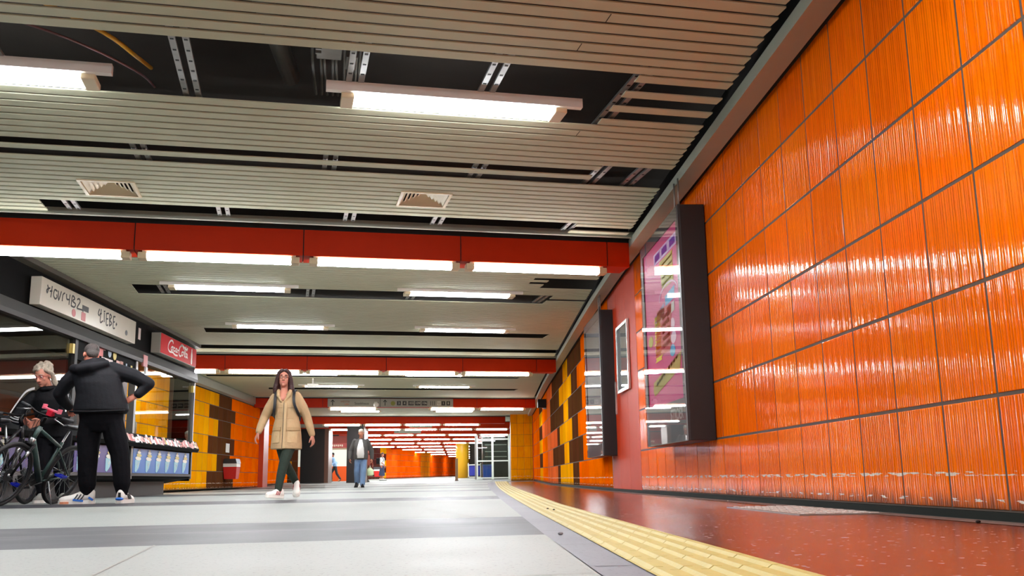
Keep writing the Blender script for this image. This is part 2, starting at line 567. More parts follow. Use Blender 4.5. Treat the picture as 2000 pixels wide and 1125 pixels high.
# skirting and ceiling trim that follow the right wall
def sweep(name, prof, path, m, smooth=False, **k):
    """prof = (off to the left of path, z) outline"""
    mb = MB()
    rings = []
    for i, p in enumerate(path):
        d = (path[min(i + 1, len(path) - 1)] - path[max(i - 1, 0)]).normalized()
        n = Vector((-d.y, d.x, 0))
        rings.append([p + n * o + Vector((0, 0, z)) for o, z in prof])
    mb.loft(rings)
    return mb.build(name, m, smooth=smooth, **k)
rp = [Vector((wx(y), y, 0)) for y in [-12, 0, 6, 12.9, 14.3, 15.6, 17, 18.2, 20, 22, 26, 30]] + [Vector((wx(y), y, fz(y))) for y in (34, 38.5, 44.6)]
sweep('baseboard_right', [(-.03, 0), (0.028, 0), (0.020, 0.038), (-.03, 0.042)], rp, SKIRT, kind='structure')
rpz = [Vector((p.x, p.y, 0)) for p in rp]
sweep('trim_1', [(0.235, 3.0), (0.235, 3.10), (0.225, 3.10), (0.225, 3.012), (0.075, 3.012), (0.075, 3.1), (0.065, 3.1), (0.065, 3.0)], rpz, TRIMM, kind='structure')
sweep('trim_2', [(-.05, 3.04), (0.03, 3.04), (0.03, 3.5), (-.05, 3.5)], rpz, mat('joint_black', (22, 20, 18), .8), kind='structure')
# grey gutter strip along the skirting
GUT = mat('gutter_grey', (96, 88, 82), 0.4, var=0.25, vscale=3)

# ---- floor ------------------------------------------------------------
YEL_L = [(-6, .42), (2.2, .43), (3.7, .46), (6.6, .51), (10, .585), (13.9, .68), (20, .85), (27.7, 1.10), (36, 1.36), (43, 1.6)]
YEL_R = [(-6, .77), (2.1, .775), (3.8, .79), (8, .84), (13.5, 1.02), (20, 1.24), (28.7, 1.54), (36, 1.85), (43, 2.12)]
GRY_L = [(-6, .29), (2.2, .315), (3.9, .335), (6.5, .38), (11, .46), (15, .55), (21.1, .67), (28.3, .86), (36, 1.08), (43, 1.3)]
def ip(tab, y):
    for (y0, x0), (y1, x1) in zip(tab, tab[1:]):
        if y <= y1:
            return x0 + (x1 - x0) * (y - y0) / (y1 - y0)
    (y0, x0), (y1, x1) = tab[-2:]
    return x1 + (x1 - x0) * (y - y1) / (y1 - y0)
def strip(mb, fl, fr, ys, z=0.0):
    for a, b in zip(ys, ys[1:]):
        mb.quad((fl(a), a, z + fz(a)), (fr(a), a, z + fz(a)), (fr(b), b, z + fz(b)), (fl(b), b, z + fz(b)))
YS = [-12, -6, 0, 2, 3, 4, 5, 6, 7, 8, 9, 10, 11, 12, 13, 14, 15, 16, 18, 20, 22, 24, 26, 28, 30, 33, 36, 40, 43.5]
# the stone floor: pale bands and darker cross bands parallel to the beams
mb = MB()
bands = [(-13.0, -10.3, 0), (-10.3, -8.5, 1), (-8.5, -3.4, 0), (-3.4, -1.6, 1), (-1.6, 3.75, 0), (3.75, 5.55, 1), (5.55, 10.45, 0), (10.45, 12.3, 1), (12.3, 17.9, 0), (17.9, 19.5, 1), (19.5, 24.6, 0),
         (24.6, 26.2, 1), (26.2, 31.3, 0), (31.3, 32.9, 1), (32.9, 38.0, 0), (38.0, 39.6, 1), (39.6, 46, 0), (46, 47.6, 1), (47.6, 54, 0), (54, 55.6, 1), (55.6, 150, 0)]
def clipx(t, left):
    # s where the cross line t meets the left limit or the grey kerb
    s = -40.0
    if left: return s
    lo, hi = -5.0, 40.0
    for _ in range(40):
        md = (lo + hi) / 2
        p = W(md, t)
        lim = ip(GRY_L, p.y) if p.y < 43.0 else 30
        if p.x < lim: lo = md
        else: hi = md
    return lo
for t0, t1, k in bands:
    mb.mi = k
    n = max(1, int((t1 - t0) / 2.5))
    for i in range(n):
        ta, tb = t0 + (t1 - t0) * i / n, t0 + (t1 - t0) * (i + 1) / n
        sa, sb = clipx(ta, 0), clipx(tb, 0)
        for f0, f1 in ((0, .33), (.33, .66), (.66, 1)):
            P = []
            for t, e, f in ((ta, sa, f0), (ta, sa, f1), (tb, sb, f1), (tb, sb, f0)):
                q = W(-16 + (e + 16) * f, t); q.z = fz(q.y); P.append(q)
            mb.quad(*P)
mb.build('floor', [STONE, DSTONE], kind='structure')
mb = MB(); strip(mb, lambda y: ip(GRY_L, y), lambda y: ip(YEL_L, y), YS); mb.build('floor.001', KERB, kind='structure')
mb = MB(); strip(mb, lambda y: ip(YEL_R, y), lambda y: wx(y) + .02, YS)
mb.mi = 1; strip(mb, lambda y: wx(y) - .17, lambda y: wx(y) - .02, YS, 0.002)
mb.build('floor.002', [RSTONE, GUT], kind='structure')
# joints of the pale slabs (thin dark seams)
SEAM = mat('floor_seam', (150, 147, 138), 0.6)
mb = MB()
for s in (-6.4, -4.9, -3.4, -1.9, -.45, 1.05):
    for t0, t1, k in bands[4:9:1]:
        if k: continue
        e = min(clipx(t0, 0), clipx(t1, 0))
        if s + .1 > e: continue
        a, b, c, d = W(s, t0, .0012), W(s + .008, t0, .0012), W(s + .008, t1, .0012), W(s, t1, .0012)
        mb.quad(a, b, c, d)
for t in (2.2, 4.62, 7.2, 8.8, 11.4):
    e = clipx(t, 0)
    mb.quad(W(-12, t, .0012), W(e, t, .0012), W(e, t + .007, .0012), W(-12, t + .007, .0012))
mb.build('floor.003', SEAM, kind='structure')
mb = MB()
for y in (2.45, 3.25, 4.1, 5.0, 6.3, 8.2, 10.5):
    mb.quad((ip(GRY_L, y), y, .0012), (ip(YEL_L, y), y + .01, .0012), (ip(YEL_L, y), y + .02, .0012), (ip(GRY_L, y), y + .01, .0012))
mb.build('floor.004', mat('kerb_seam', (112, 112, 116), .7), kind='structure')
# yellow tactile guide strip: ribbed tiles laid end to end along the curve
mb = MB()
ty = []
y = -1.0
while y < 43.5:
    ty.append(y); y += 0.30 if y < 16 else 1.5
NR = 5
for a, b in zip(ty, ty[1:]):
    g = .004 if a < 16 else 0
    def X(y, f): return ip(YEL_L, y) + (ip(YEL_R, y) - ip(YEL_L, y)) * f
    prof = [(0, .003)]
    for k in range(NR):
        u = k / NR
        prof += [(u + .025, .0035), (u + .055, .0105), (u + .115, .0105), (u + .15, .0035)]
    prof += [(1, .003)]
    A_ = [Vector((X(a + g, f), a + g, z + fz(a))) for f, z in prof]
    B_ = [Vector((X(b - g, f), b - g, z + fz(b))) for f, z in prof]
    for i in range(len(prof) - 1):
        mb.quad(A_[i], A_[i + 1], B_[i + 1], B_[i])
    mb.poly([Vector((X(a + g, 0), a + g, 0)), *A_, Vector((X(a + g, 1), a + g, 0))])
    mb.poly([Vector((X(b - g, 0), b - g, 0)), *B_, Vector((X(b - g, 1), b - g, 0))])
mb.build('floor.005', TACT, kind='structure')
mb = MB(); strip(mb, lambda y: ip(YEL_L, y), lambda y: ip(YEL_R, y), YS, 0.0005); mb.build('floor.006', mat('tactile_bed', (92, 82, 66), .8), kind='structure')

# ---- ceiling ------------------------------------------------------------
HC = 3.10
PITCH, SW = 0.1486, 0.116
def xleft(y):
    if y < 20.95: return -5.55
    if y < 35.6: return -7.05
    return -14.0
def sbound(t):
    lo, hi = -3.0, 45.0
    for _ in range(36):
        m = (lo + hi) / 2; p = W(m, t)
        if p.x < (wx(p.y) - .30 if p.y < 44.5 else 14): lo = m
        else: hi = m
    sr = lo
    lo, hi = -22.0, 0.0
    for _ in range(36):
        m = (lo + hi) / 2; p = W(m, t)
        if p.x > xleft(p.y): hi = m
        else: lo = m
    return hi, sr
def gaps(tc):
    """(s0, s1) stretches where the slat centred on tc has been taken down"""
    g = []
    if 2.5 < tc < 3.55: g.append((-9, 1.95))
    if 6.33 < tc < 7.37:
        g.append((-9, 2.45))
    if (6.47 < tc < 6.63) or (6.77 < tc < 6.92) or (7.07 < tc < 7.22): g.append((2.2, 9))
    if 8.52 < tc < 8.68 or 8.82 < tc < 8.97: g.append((-9, 2.84))
    if 8.38 < tc < 8.97: g.append((2.84, 9))
    if 9.52 < tc < 10.06: g.append((1.07, 1.59))
    if 9.66 < tc < 10.2: g.append((-2.04, -1.52))
    if 10.48 < tc < 10.93: g.append((-2.56, 3.22))
    if 10.6 < tc < 10.75: g.append((3.2, 9))
    if 15.0 < tc < 15.62: g.append((-2.3, 4.15))
    if 15.3 < tc < 15.45: g.append((4.1, 9))
    if 13.6 < tc < 14.3: g.append((3.75, 4.62))
    if 13.6 < tc < 13.75 or 13.9 < tc < 14.05: g.append((3.5, 3.8))
    if 19.05 < tc < 19.75: g.append((-1.6, 5.2))
    if 21.4 < tc < 22.1: g.append((-9, 9))
    if 27.5 < tc < 28.0: g.append((-2.2, 6.6))
    if 31.3 < tc < 31.8: g.append((-.6, 7.4))
    return g
BEAMS = [(-0.75, 1), (11.12, 1), (22.95, 1), (34.8, 1), (45.0, 1), (49.3, 1), (55.5, 1), (61.5, 1), (68, 1), (75, 1), (82.5, 1), (90.5, 1), (99, 1), (108, 1), (118, 1)]
mb = MB()
k = 0
t = 6.33 - 60 * PITCH
while t < 34.6:
    tc = t + SW / 2
    skipb = any(b - .24 < tc < b + .50 for b, _ in BEAMS)
    if not skipb:
        s0, s1 = sbound(tc)
        segs = [(s0, s1)]
        for a, b in gaps(tc):
            ns = []
            for u, v in segs:
                if b <= u or a >= v: ns.append((u, v)); continue
                if a > u: ns.append((u, a))
                if b < v: ns.append((b, v))
            segs = ns
        for u, v in segs:
            if v - u < .05: continue
            e = .012
            # tray-shaped slat: rounded bottom edges, turned-up flanges
            pr = [(t, HC + .012), (t, HC + .004), (t + .004, HC), (t + SW - .004, HC), (t + SW, HC + .004), (t + SW, HC + .012)]
            mb.loft([[W(u, a, z) for a, z in pr], [W(v, a, z) for a, z in pr]])
    t += PITCH
# beyond 35 m the slats merge into even bays
for (b0, _), (b1, _) in zip(BEAMS[3:], BEAMS[4:]):
    for ta, tb in ((b0 + .55, b1 - .3),):
        n = max(1, int((tb - ta) / 1.2))
        for i in range(n):
            u, v = ta + (tb - ta) * i / n + .03, ta + (tb - ta) * (i + 1) / n - .03
            s0, s1 = -14, 40
            mb.loft([[W(s0, u, HC), W(s0, v, HC), W(s0, v, HC + .02), W(s0, u, HC + .02)], [W(s1, u, HC), W(s1, v, HC), W(s1, v, HC + .02), W(s1, u, HC + .02)]])
mb.build('ceiling', SLAT, kind='structure')
# concrete soffit of the void above the slats
mb = MB()
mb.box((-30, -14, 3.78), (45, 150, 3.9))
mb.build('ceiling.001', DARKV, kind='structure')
# short joints where slats butt
mb = MB()
for s, t in ((2.0, 4.98), (1.93, 5.42), (1.87, 5.87), (2.35, 7.55), (3.9, 10.1)):
    kk = round((t - 6.33) / PITCH); t = 6.33 + kk * PITCH
    mb.loft([[W(s, t, HC - .001), W(s + .006, t, HC - .001), W(s + .006, t, HC + .001), W(s, t, HC + .001)], [W(s, t + SW, HC - .001), W(s + .006, t + SW, HC - .001), W(s + .006, t + SW, HC + .001), W(s, t + SW, HC + .001)]])
mb.build('ceiling.002', mat('joint_black', (22, 20, 18)), kind='structure')

# ---- beams: orange cased downstands; their lamps are things of their own below
ORD = ['behind the viewpoint', 'nearest', 'second', 'third', 'fourth', 'fifth', 'sixth', 'seventh', 'eighth', 'ninth', 'tenth', 'eleventh', 'twelfth', 'thirteenth', 'fourteenth']
def beam_ends(i, t):
    lo, hi = -3.0, 60.0
    for _ in range(36):
        m = (lo + hi) / 2; p = W(m, t)
        lim = wx(p.y) - .235 if p.y < 44.0 else 9 + (p.y - 44) * .1
        if p.x < lim: lo = m
        else: hi = m
    s1 = lo
    lo, hi = -30.0, 0.0
    for _ in range(36):
        m = (lo + hi) / 2; p = W(m, t)
        lim = -5.5 if p.y < 20.9 else (-7.0 if p.y < 35.5 else -13 + max(0, p.y - 62) * .23)
        if p.x > lim: hi = m
        else: lo = m
    return hi, s1
JOINTK = -1.705
for i, (t, _) in enumerate(BEAMS):
    s0, s1 = beam_ends(i, t)
    if i == 4: s1 = min(s1, 10.0)
    mb = MB()
    zb, zt = 2.755, 3.06
    j = s0
    cuts = [s0]
    base = JOINTK if i < 2 else (.41 if i == 2 else 3.02)
    c = base + math.ceil((s0 - base) / 1.83) * 1.83
    while c < s1:
        cuts.append(c); c += 1.83
    cuts.append(s1)
    for a, b in zip(cuts, cuts[1:]):
        if b - a < .03: continue
        mb.mi = 0
        mb.loft([[W(a + .006, t, zb), W(a + .006, t, zt), W(a + .006, t + .38, zt), W(a + .006, t + .38, zb)], [W(b - .006, t, zb), W(b - .006, t, zt), W(b - .006, t + .38, zt), W(b - .006, t + .38, zb)]])
    mb.mi = 1
    mb.loft([[W(s0, t + .012, zb + .01), W(s0, t + .012, zt + .3), W(s0, t + .36, zt + .3), W(s0, t + .36, zb + .01)], [W(s1, t + .012, zb + .01), W(s1, t + .012, zt + .3), W(s1, t + .36, zt + .3), W(s1, t + .36, zb + .01)]])
    mb.build('trim_%d' % (i + 3), [BEAM, mat('joint_black', (22, 20, 18))], kind='structure')
    if i < 6:
        mb = MB()
        mb.loft([[W(s0, t - .2, HC - .02), W(s0, t - .2, HC + .05), W(s0, t - .15, HC + .05), W(s0, t - .15, HC - .02)], [W(s1, t - .2, HC - .02), W(s1, t - .2, HC + .05), W(s1, t - .15, HC + .05), W(s1, t - .15, HC - .02)]])
        mb.build('trim_%d' % (i + 23), TRIMM, kind='structure')

# ---- lamps
def lamp_proto(kind):
    """kind 'beam' = under a beam, 'row' = hung level with the slats"""
    root = thing('ceiling_light', 'x', 'ceiling light')
    hw = .075 if kind == 'beam' else .115
    L = .80
    mb = MB(); mb.box((-L - .03, -hw * .8, .05), (L + .03, hw * .8, .095)); mb.build('housing', CREAM if kind == 'beam' else WHITE, root)
    if kind == 'row':
        mb = MB(); mb.box((-L - .19, -hw * 1.35, .062), (L + .19, -hw * .85, .135)); mb.build('mounting_channel', WHITE, root)
    mb = MB()
    n = 8
    dp = .05 if kind == 'beam' else .022
    prof = [(-hw, .055)] + [(-hw * math.cos(math.pi * q / n), .05 - dp * math.sin(math.pi * q / n) ** .6) for q in range(1, n)] + [(hw, .055)]
    mb.loft([[(-L + .02, a, z) for a, z in prof], [(L - .02, a, z) for a, z in prof]])
    mb.build('diffuser', LIGHTM, root)
    for s in (-1, 1):
        mb = MB(); a, b = sorted((s * (L - .022), s * (L + .075))); mb.box((a, -hw, 0.002 if kind == 'beam' else .024), (b, hw, .075)); mb.build('end_cap', CREAM, root, bevel=.008)
    return root
PR = {'beam': lamp_proto('beam'), 'row': lamp_proto('row')}
USED = {'beam': 0, 'row': 0}
NTH = ['first', 'second', 'third', 'fourth', 'fifth', 'sixth', 'seventh', 'eighth', 'ninth', 'tenth', 'eleventh', 'twelfth', 'thirteenth']
def lamp(kind, s, t, z, label, group):
    o = PR[kind] if not USED[kind] else copy_tree(PR[kind])
    USED[kind] = 1
    o.location = W(s, t, z); o.rotation_euler.z = TH
    tag(o, label, 'ceiling light', group)
    return o
def lamp_run(kind, ss, t, z, where, group):
    ss = sorted(ss, reverse=True)
    for n, s in enumerate(ss):
        lamp(kind, s, t, z, 'lit fluorescent batten %s, %s from the right' % (where, NTH[n]), group)
TB = .075
BL = {0: [-2.6, -.78, 1.05, 2.88], 1: [-2.62, -.79, 1.07, 2.9], 2: [-2.40, -.55, 1.27, 3.09, 4.92], 3: [2.25, 5.8, 7.62]}
for i, ss in BL.items():
    lamp_run('beam', ss, BEAMS[i][0] + TB, 2.66, 'under the %s orange beam' % ORD[i] if i else 'under the orange beam overhead', 'lamps under the %s beam' % ORD[i])
def xr(y): return (1.2 + (y - 45) * .05)
for i in range(4, len(BEAMS)):
    t = BEAMS[i][0]
    y = t
    # lit span narrows with the bending left wall
    p0 = -6.6 if y < 60 else -7.6 + (y - 60) * .12
    p1 = {4: .2, 5: 1.75, 6: 2.1, 7: .5}.get(i, 1.6)
    ss = []
    x = p1
    while x > p0 and len(ss) < 7:
        ss.append((x + t * ST_) / CT); x -= 1.83 * CT
    lamp_run('beam', ss, t + TB, 2.66, 'under the %s orange beam' % ORD[i], 'lamps under the %s beam' % ORD[i])
ROWN = [(3.15, [-2.3, 1.2], 'in the ceiling gap overhead'), (7.06, [-2.27, 1.2], 'in the wide ceiling gap before the nearest beam'), (-4.6, [-2.3, 1.2], 'in the ceiling behind the viewpoint'),
        (14.8, [-.88, 2.58], 'in the first row beyond the nearest beam'), (18.5, [-.17, 3.32], 'in the second row beyond the nearest beam'),
        (26.75, [.5, 3.92], 'in the first row beyond the second beam'), (30.2, [1.28, 4.75], 'in the second row beyond the second beam'),
        (41.2, [2.95, 6.92], 'in the row beyond the third beam'),
        (52.4, [.6, 4.1, 7.6], 'in the row beyond the fifth beam'), (58.5, [2.2, 5.6, 9.1], 'in the row beyond the sixth beam'), (64.8, [3.4, 6.8, 10.2], 'in the row beyond the seventh beam'),
        (71.5, [5.0, 8.5, 12], 'in the row beyond the eighth beam'), (79, [6.6, 10, 13.5], 'in the row beyond the ninth beam'), (86.5, [9, 12.5, 16], 'in the row beyond the tenth beam')]
for t, ss, where in ROWN:
    lamp_run('row', ss, t, 3.0 if t < 60 else 2.98, where, 'lamps ' + where)

# ---- side and rear enclosure of the hall
CONC = mat('concrete_side', (120, 96, 78), 0.8, var=0.2)
MB().box((-6.2, -12.3, 0), (2.6, -12, 3.8)).build('wall_back', CONC, kind='structure')
# left wall beyond the kiosk
LROWS = [0.05, 0.54, 1.04, 1.54, 2.04, 2.42, 2.80]
lp = [Vector((-7.05, y, 0)) for y in [35.4 - .55 * i for i in range(27)]]
def lmosaic(c, r):
    y = 35.4 - .55 * c
    w_ = r % 2
    if y < 28.6 + (.9 if w_ else 0) : return YELLOW
    if y < 32.0 - (.9 if w_ else 0): return BROWN
    return ORANGE
tile_wall('wall_left', lp, LROWS, lmosaic, 1, z0=0.0, tm=TILE2)
sweep('trim_40', [(0.0, 2.82), (0.10, 2.86), (0.10, 3.08), (0.0, 3.12)], [Vector((-7.05, 35.5, 0)), Vector((-7.05, 21, 0))], TRIMM, kind='structure')
# pier at the end of that wall and the set-back wall behind it
MB().box((-7.25, 35.42, 0), (-6.88, 36.3, 3.12)).build('wall_left.001', mat('orange_edge', (190, 62, 14), .4, var=.1), kind='structure')
lp2 = [Vector((-7.62 - .08 * (8 - i) / 8, 36.3 + .56 * (16 - i), 0)) for i in range(17)]
tile_wall('wall_left.002', lp2, LROWS, lambda c, r: ORANGE, 1, tm=TILE2)
lp3 = [Vector((-8.5 + .28 * i, 46.2, 0)) for i in range(5)]
tile_wall('wall_left.003', lp3[::-1], LROWS, lambda c, r: YELLOW if (c == 1 and r in (1,)) else BROWN, 1, tm=TILE2)
# pillars clad in dark metal
PIL = mat('pillar_dark_cladding', (30, 26, 24), .4, var=.2, vscale=2)
PED = mat('pillar_edge', (112, 84, 70), .35, metal=.3)
def pillar(x0, x1, y0, y1, edge):
    z = fz(y0) - .02
    c = MB().box((x0, y0, z), (x1, y1, 3.1)).build('column', PIL, kind='structure')
    MB().box((x1, y0 - .02, z), (x1 + edge, y1, 3.1)).build('column_edge', PED, c)
    return c
pillar(-7.72, -6.55, 49.0, 50.4, .2)
pillar(-5.42, -4.62, 48.6, 50.4, .0001 + .05)
# right end block in yellow tile and its rounded orange return
yb = [Vector((2.42 + .32 * i * .94, 45.0, 0)) for i in range(5)]
yrows = [0, .52, 1.04, 1.56, 2.08, 2.6, 3.02]
tile_wall('wall_right.003', yb[::-1], yrows, lambda c, r: (255, 176, 6), 1, uv0=50, tm=TILE2, joint=.009)
MB().box((2.42, 45.02, 0), (3.62, 45.4, 3.2)).build('wall_right.004', mat('block_side', (170, 100, 20), .4), kind='structure')
MB().box((3.42, 44.6, 0), (3.75, 45.02, 3.2)).build('wall_right.005', mat('orange_edge', (190, 62, 14)), kind='structure')
MB().box((5.2, 45, 0), (5.6, 150, 3.8)).build('wall_right.006', mat('side_dark', (60, 50, 44), .7), kind='structure')
# far wall: orange tile bending away to the right
fpts = [(-13, 60.5), (-8.9, 68), (-7.5, 73.5), (-6.2, 79.5), (-3.75, 92), (-.4, 117.5), (3, 135), (9, 150)]
fp = []
for (x0, y0), (x1, y1) in zip(fpts, fpts[1:]):
    n = max(1, int(math.hypot(x1 - x0, y1 - y0) / .9))
    for i in range(n):
        fp.append(Vector((x0 + (x1 - x0) * i / n, y0 + (y1 - y0) * i / n, 0)))
fp.append(Vector((9, 150, 0)))
FROWS = [.0, .5, 1.0, 1.5, 2.0, 2.5, 2.95]
def fcol(c, r):
    y = fp[c].y
    if y < 70.5: return (250, 140, 30)
    if y < 73.3: return [YELLOW, (92, 44, 40)][(r + (c % 2)) % 2]
    if y < 74.6: return (36, 26, 24)
    if y < 79.2: return (86, 44, 40)
    if y < 80.2: return YELLOW if r % 2 == 0 or True and c % 2 == 0 else (92, 44, 40)
    if y < 81.2: return (92, 40, 36) if r % 2 else YELLOW
    if y < 84: return (255, 104, 20)
    if y < 93: return (255, 96, 6)
    if y < 99: return (250, 140, 24)
    return (255, 92, 8)
tile_wall('wall_far', fp, FROWS, fcol, -1, tm=TILE2)
MB().box((-14, 60, 2.9), (-7.2, 60.3, 3.8)).build('trim_42', DARKV, kind='structure')
MB().box((-15.5, 36, 0), (-15, 70, 3.8)).build('wall_left.004', CONC, kind='structure')
# header over the far wall, dark

# ================================================================== ceiling fittings
def rail(s, t0, t1, label, z=HC + .03):
    """perforated twin channel that carries the slats"""
    r = thing('ceiling_rail', label, 'rail', W(s, t0, z), TH, 'perforated rails in the ceiling gaps')
    for dx in (-.045, .045):
        mb = MB(); mb.box((dx - .022, -.12, 0), (dx + .022, t1 - t0 + .12, .02)); mb.mi = 1
        n = int((t1 - t0) / .16)
        for i in range(n):
            y = .06 + i * (t1 - t0) / max(1, n)
            mb.box((dx - .012, y, -.002), (dx + .012, y + .02, .001))
        mb.build('channel', [GALV, BLACK], r)
    return r
for n, (s, t0, t1) in enumerate([(-2.05, 6.33, 7.37), (-.78, 6.33, 7.37), (.42, 6.33, 7.37), (1.42, 6.33, 7.37), (2.5, 6.33, 7.37)]):
    rail(s, t0, t1, 'perforated twin metal rail across the wide ceiling gap, %s from the left' % NTH[n])
for n, s in enumerate((-1.35, .32, 1.72)):
    rail(s, 8.5, 9.0, 'perforated rail glimpsed through the narrow double slot before the vents, %s from the left' % NTH[n])
for n, s in enumerate((2.9, 3.3)):
    rail(s, 8.38, 9.0, 'perforated rail in the square ceiling gap by the right wall, %s from the left' % NTH[n])
for n, s in enumerate((-2.3, -.75, .62, 1.62, 3.2)):
    rail(s, 10.45, 10.97, 'perforated rail in the ceiling gap just before the nearest beam, %s from the left' % NTH[n])
for n, s in enumerate((-1.9, .3, 1.9, 4.05)):
    rail(s, 15.02, 15.62, 'rail in the gap behind the lamps past the nearest beam, %s from the left' % NTH[n])
mb = MB(); mb.tube(smoothpath([W(-2.2, 6.1, 3.42), W(-1.75, 6.5, 3.40), W(-1.35, 6.95, 3.38), W(-1.2, 7.35, 3.40), W(-1.15, 7.8, 3.5)]), .016)
mb.build('cable', mat('yellow_cable', (214, 160, 40), .5), smooth=True, label='yellow cable running through the wide ceiling gap', cat='cable')
mb = MB(); mb.tube(smoothpath([W(-2.6, 6.1, 3.34), W(-2.2, 6.5, 3.33), W(-1.6, 7.0, 3.34), W(-1.2, 7.4, 3.3), W(-1.1, 7.7, 3.3)]), .009)
mb.build('cable', mat('mauve_cable', (120, 88, 92), .6), smooth=True, label='thin mauve cable beside the yellow one in the ceiling gap', cat='cable')
mb = MB(); mb.tube([W(-.35, 5.9, 3.55), W(-.05, 7.9, 3.55)], .075, 14); mb.build('pipe', mat('duct_dull', (92, 90, 84), .5, metal=.3, var=.3), smooth=True, label='dull grey pipe crossing the wide ceiling gap', cat='pipe')
for i in range(9):
    x = .06 + i * .045
    mb = MB(); mb.tube(smoothpath([W(x, 5.9, 3.4 + .02 * (i % 3)), W(x + .03, 6.5, 3.38), W(x + .05 + .02 * (i % 2), 7.2, 3.41), W(x + .1, 7.9, 3.42)]), .011, 6)
    mb.build('cable', mat('bundle_grey', (70, 66, 56), .6), smooth=True, label='grey cable bundled beside the lamp in the wide ceiling gap', cat='cable', group='bundled grey cables in the ceiling gap')
r = thing('junction_box', 'grey metal junction box and bracket above the left end of the lamp', 'junction box', W(.22, 6.62, 3.22), TH)
MB().box((-.09, -.12, 0), (.09, .12, .14)).build('box', GALV, r, bevel=.008)
MB().box((.12, -.02, -.03), (.2, .2, .06)).build('bracket', GALV, r)
mb = MB()
for y in (-.16, -.09): mb.box((-.1, y, -.05), (-.06, y + .02, .15))
mb.build('clip', GALV, r)

def vent(s, t, label):
    o = thing('air_vent', label, 'air vent', W(s, t, HC - .012), TH, 'square ceiling vents')
    a = .265
    mb = MB()
    for lo, hi in (((-a, -a, 0), (a, -a + .03, .03)), ((-a, a - .03, 0), (a, a, .03)), ((-a, -a + .03, 0), (-a + .03, a - .03, .03)), ((a - .03, -a + .03, 0), (a, a - .03, .03))):
        mb.box(lo, hi)
    mb.build('frame', CREAM, o)
    MB().box((-a + .01, -a + .01, .13), (a - .01, a - .01, .14)).build('backing', BLACK, o)
    for k in range(5):
        q = a - .035 - k * .043
        h = .012 + k * .010
        mb = MB()
        for e in range(4):
            rot = Matrix.Rotation(e * math.pi / 2, 4, 'Z')
            P = [rot @ Vector(p) for p in ((-q, -q, h), (q, -q, h), (q - .034, -q + .034, h + .03), (-q + .034, -q + .034, h + .03))]
            mb.prism(P, (0, 0, .003))
        mb.build('louvre', CREAM, o)
    return o
vent(1.33, 9.79, 'square cream louvred vent in the slats below the lamp')
vent(-1.78, 9.93, 'square louvred vent in the slats at the left, darker inside')
o = thing('smoke_detector', 'small white smoke detector on slats just past the nearest beam, right side', 'smoke detector', W(3.55, 12.6, HC - .05), TH)
mb = MB(); mb.oval([(0, 0, 0, .035, .035), (0, 0, .015, .055, .055), (0, 0, .05, .06, .06)]); mb.build('body', WHITE, o, True)
o = thing('security_camera', 'small white dome camera on the face of the third beam, on its sign', 'camera', W(3.02, 34.45, 2.82), TH)
MB().ball((0, 0, 0), .09, 14, 10).build('dome', WHITE, o, True)
MB().box((-.05, .02, -.02), (.05, .2, .1)).build('bracket', WHITE, o)
o = thing('security_camera', 'white bracketed camera hanging from the ceiling right of the walking woman', 'camera', W(.68, 28.3, 2.95), TH)
mb = MB(); mb.box((-.16, -.06, -.09), (.16, .06, .0)); mb.build('housing', WHITE, o, bevel=.015)
MB().box((-.02, -.02, 0), (.02, .02, .15)).build('bracket', WHITE, o)

# ================================================================== right wall fittings
def display(name, label, y0, y1, x, lit):
    o = thing(name, label, 'advertising display', (x, y0, 0), 0)
    zb, zt = .53, 2.76
    w_ = y1 - y0
    back = wx((y0 + y1) / 2) - x - .012
    mb = MB(); mb.box((.018, 0, zb), (back, w_, zt)); mb.build('case', mat('display_case_black', (23, 23, 24), .42), o, bevel=.006)
    mb = MB(); b = .12
    for lo, hi in (((0, 0, zb), (.02, b, zt)), ((0, w_ - b, zb), (.02, w_, zt)), ((0, b, zt - .12), (.02, w_ - b, zt)), ((0, b, zb), (.02, w_ - b, zb + .40))):
        mb.box(lo, hi)
    mb.build('bezel', mat('display_bezel', (50, 52, 54), .4), o)
    MB().box((-.012, .004, zb + .004), (-.006, w_ - .004, zt - .004)).build('glass_pane', SGLASS, o)
    for yy in (.05, .22):
        mb = MB(); mb.tube([(.03, yy, zt - .005), (.03, yy, 3.03)], .009, 8); mb.build('hanger_rod', GALV, o, True)
    put_text('lettering', 'STRÖER', .15, (-.001, .42, zb + .26), (0, -1, 0), (0, 0, 1), mat('lettering_grey', (196, 196, 190), .5), o, bold=.004)
    return o, zb, zt, w_
D1, zb, zt, w_ = display('advertising_display', 'large black advertising display case with a pink poster on orange tiles', 8.86, 10.78, 2.10, True)
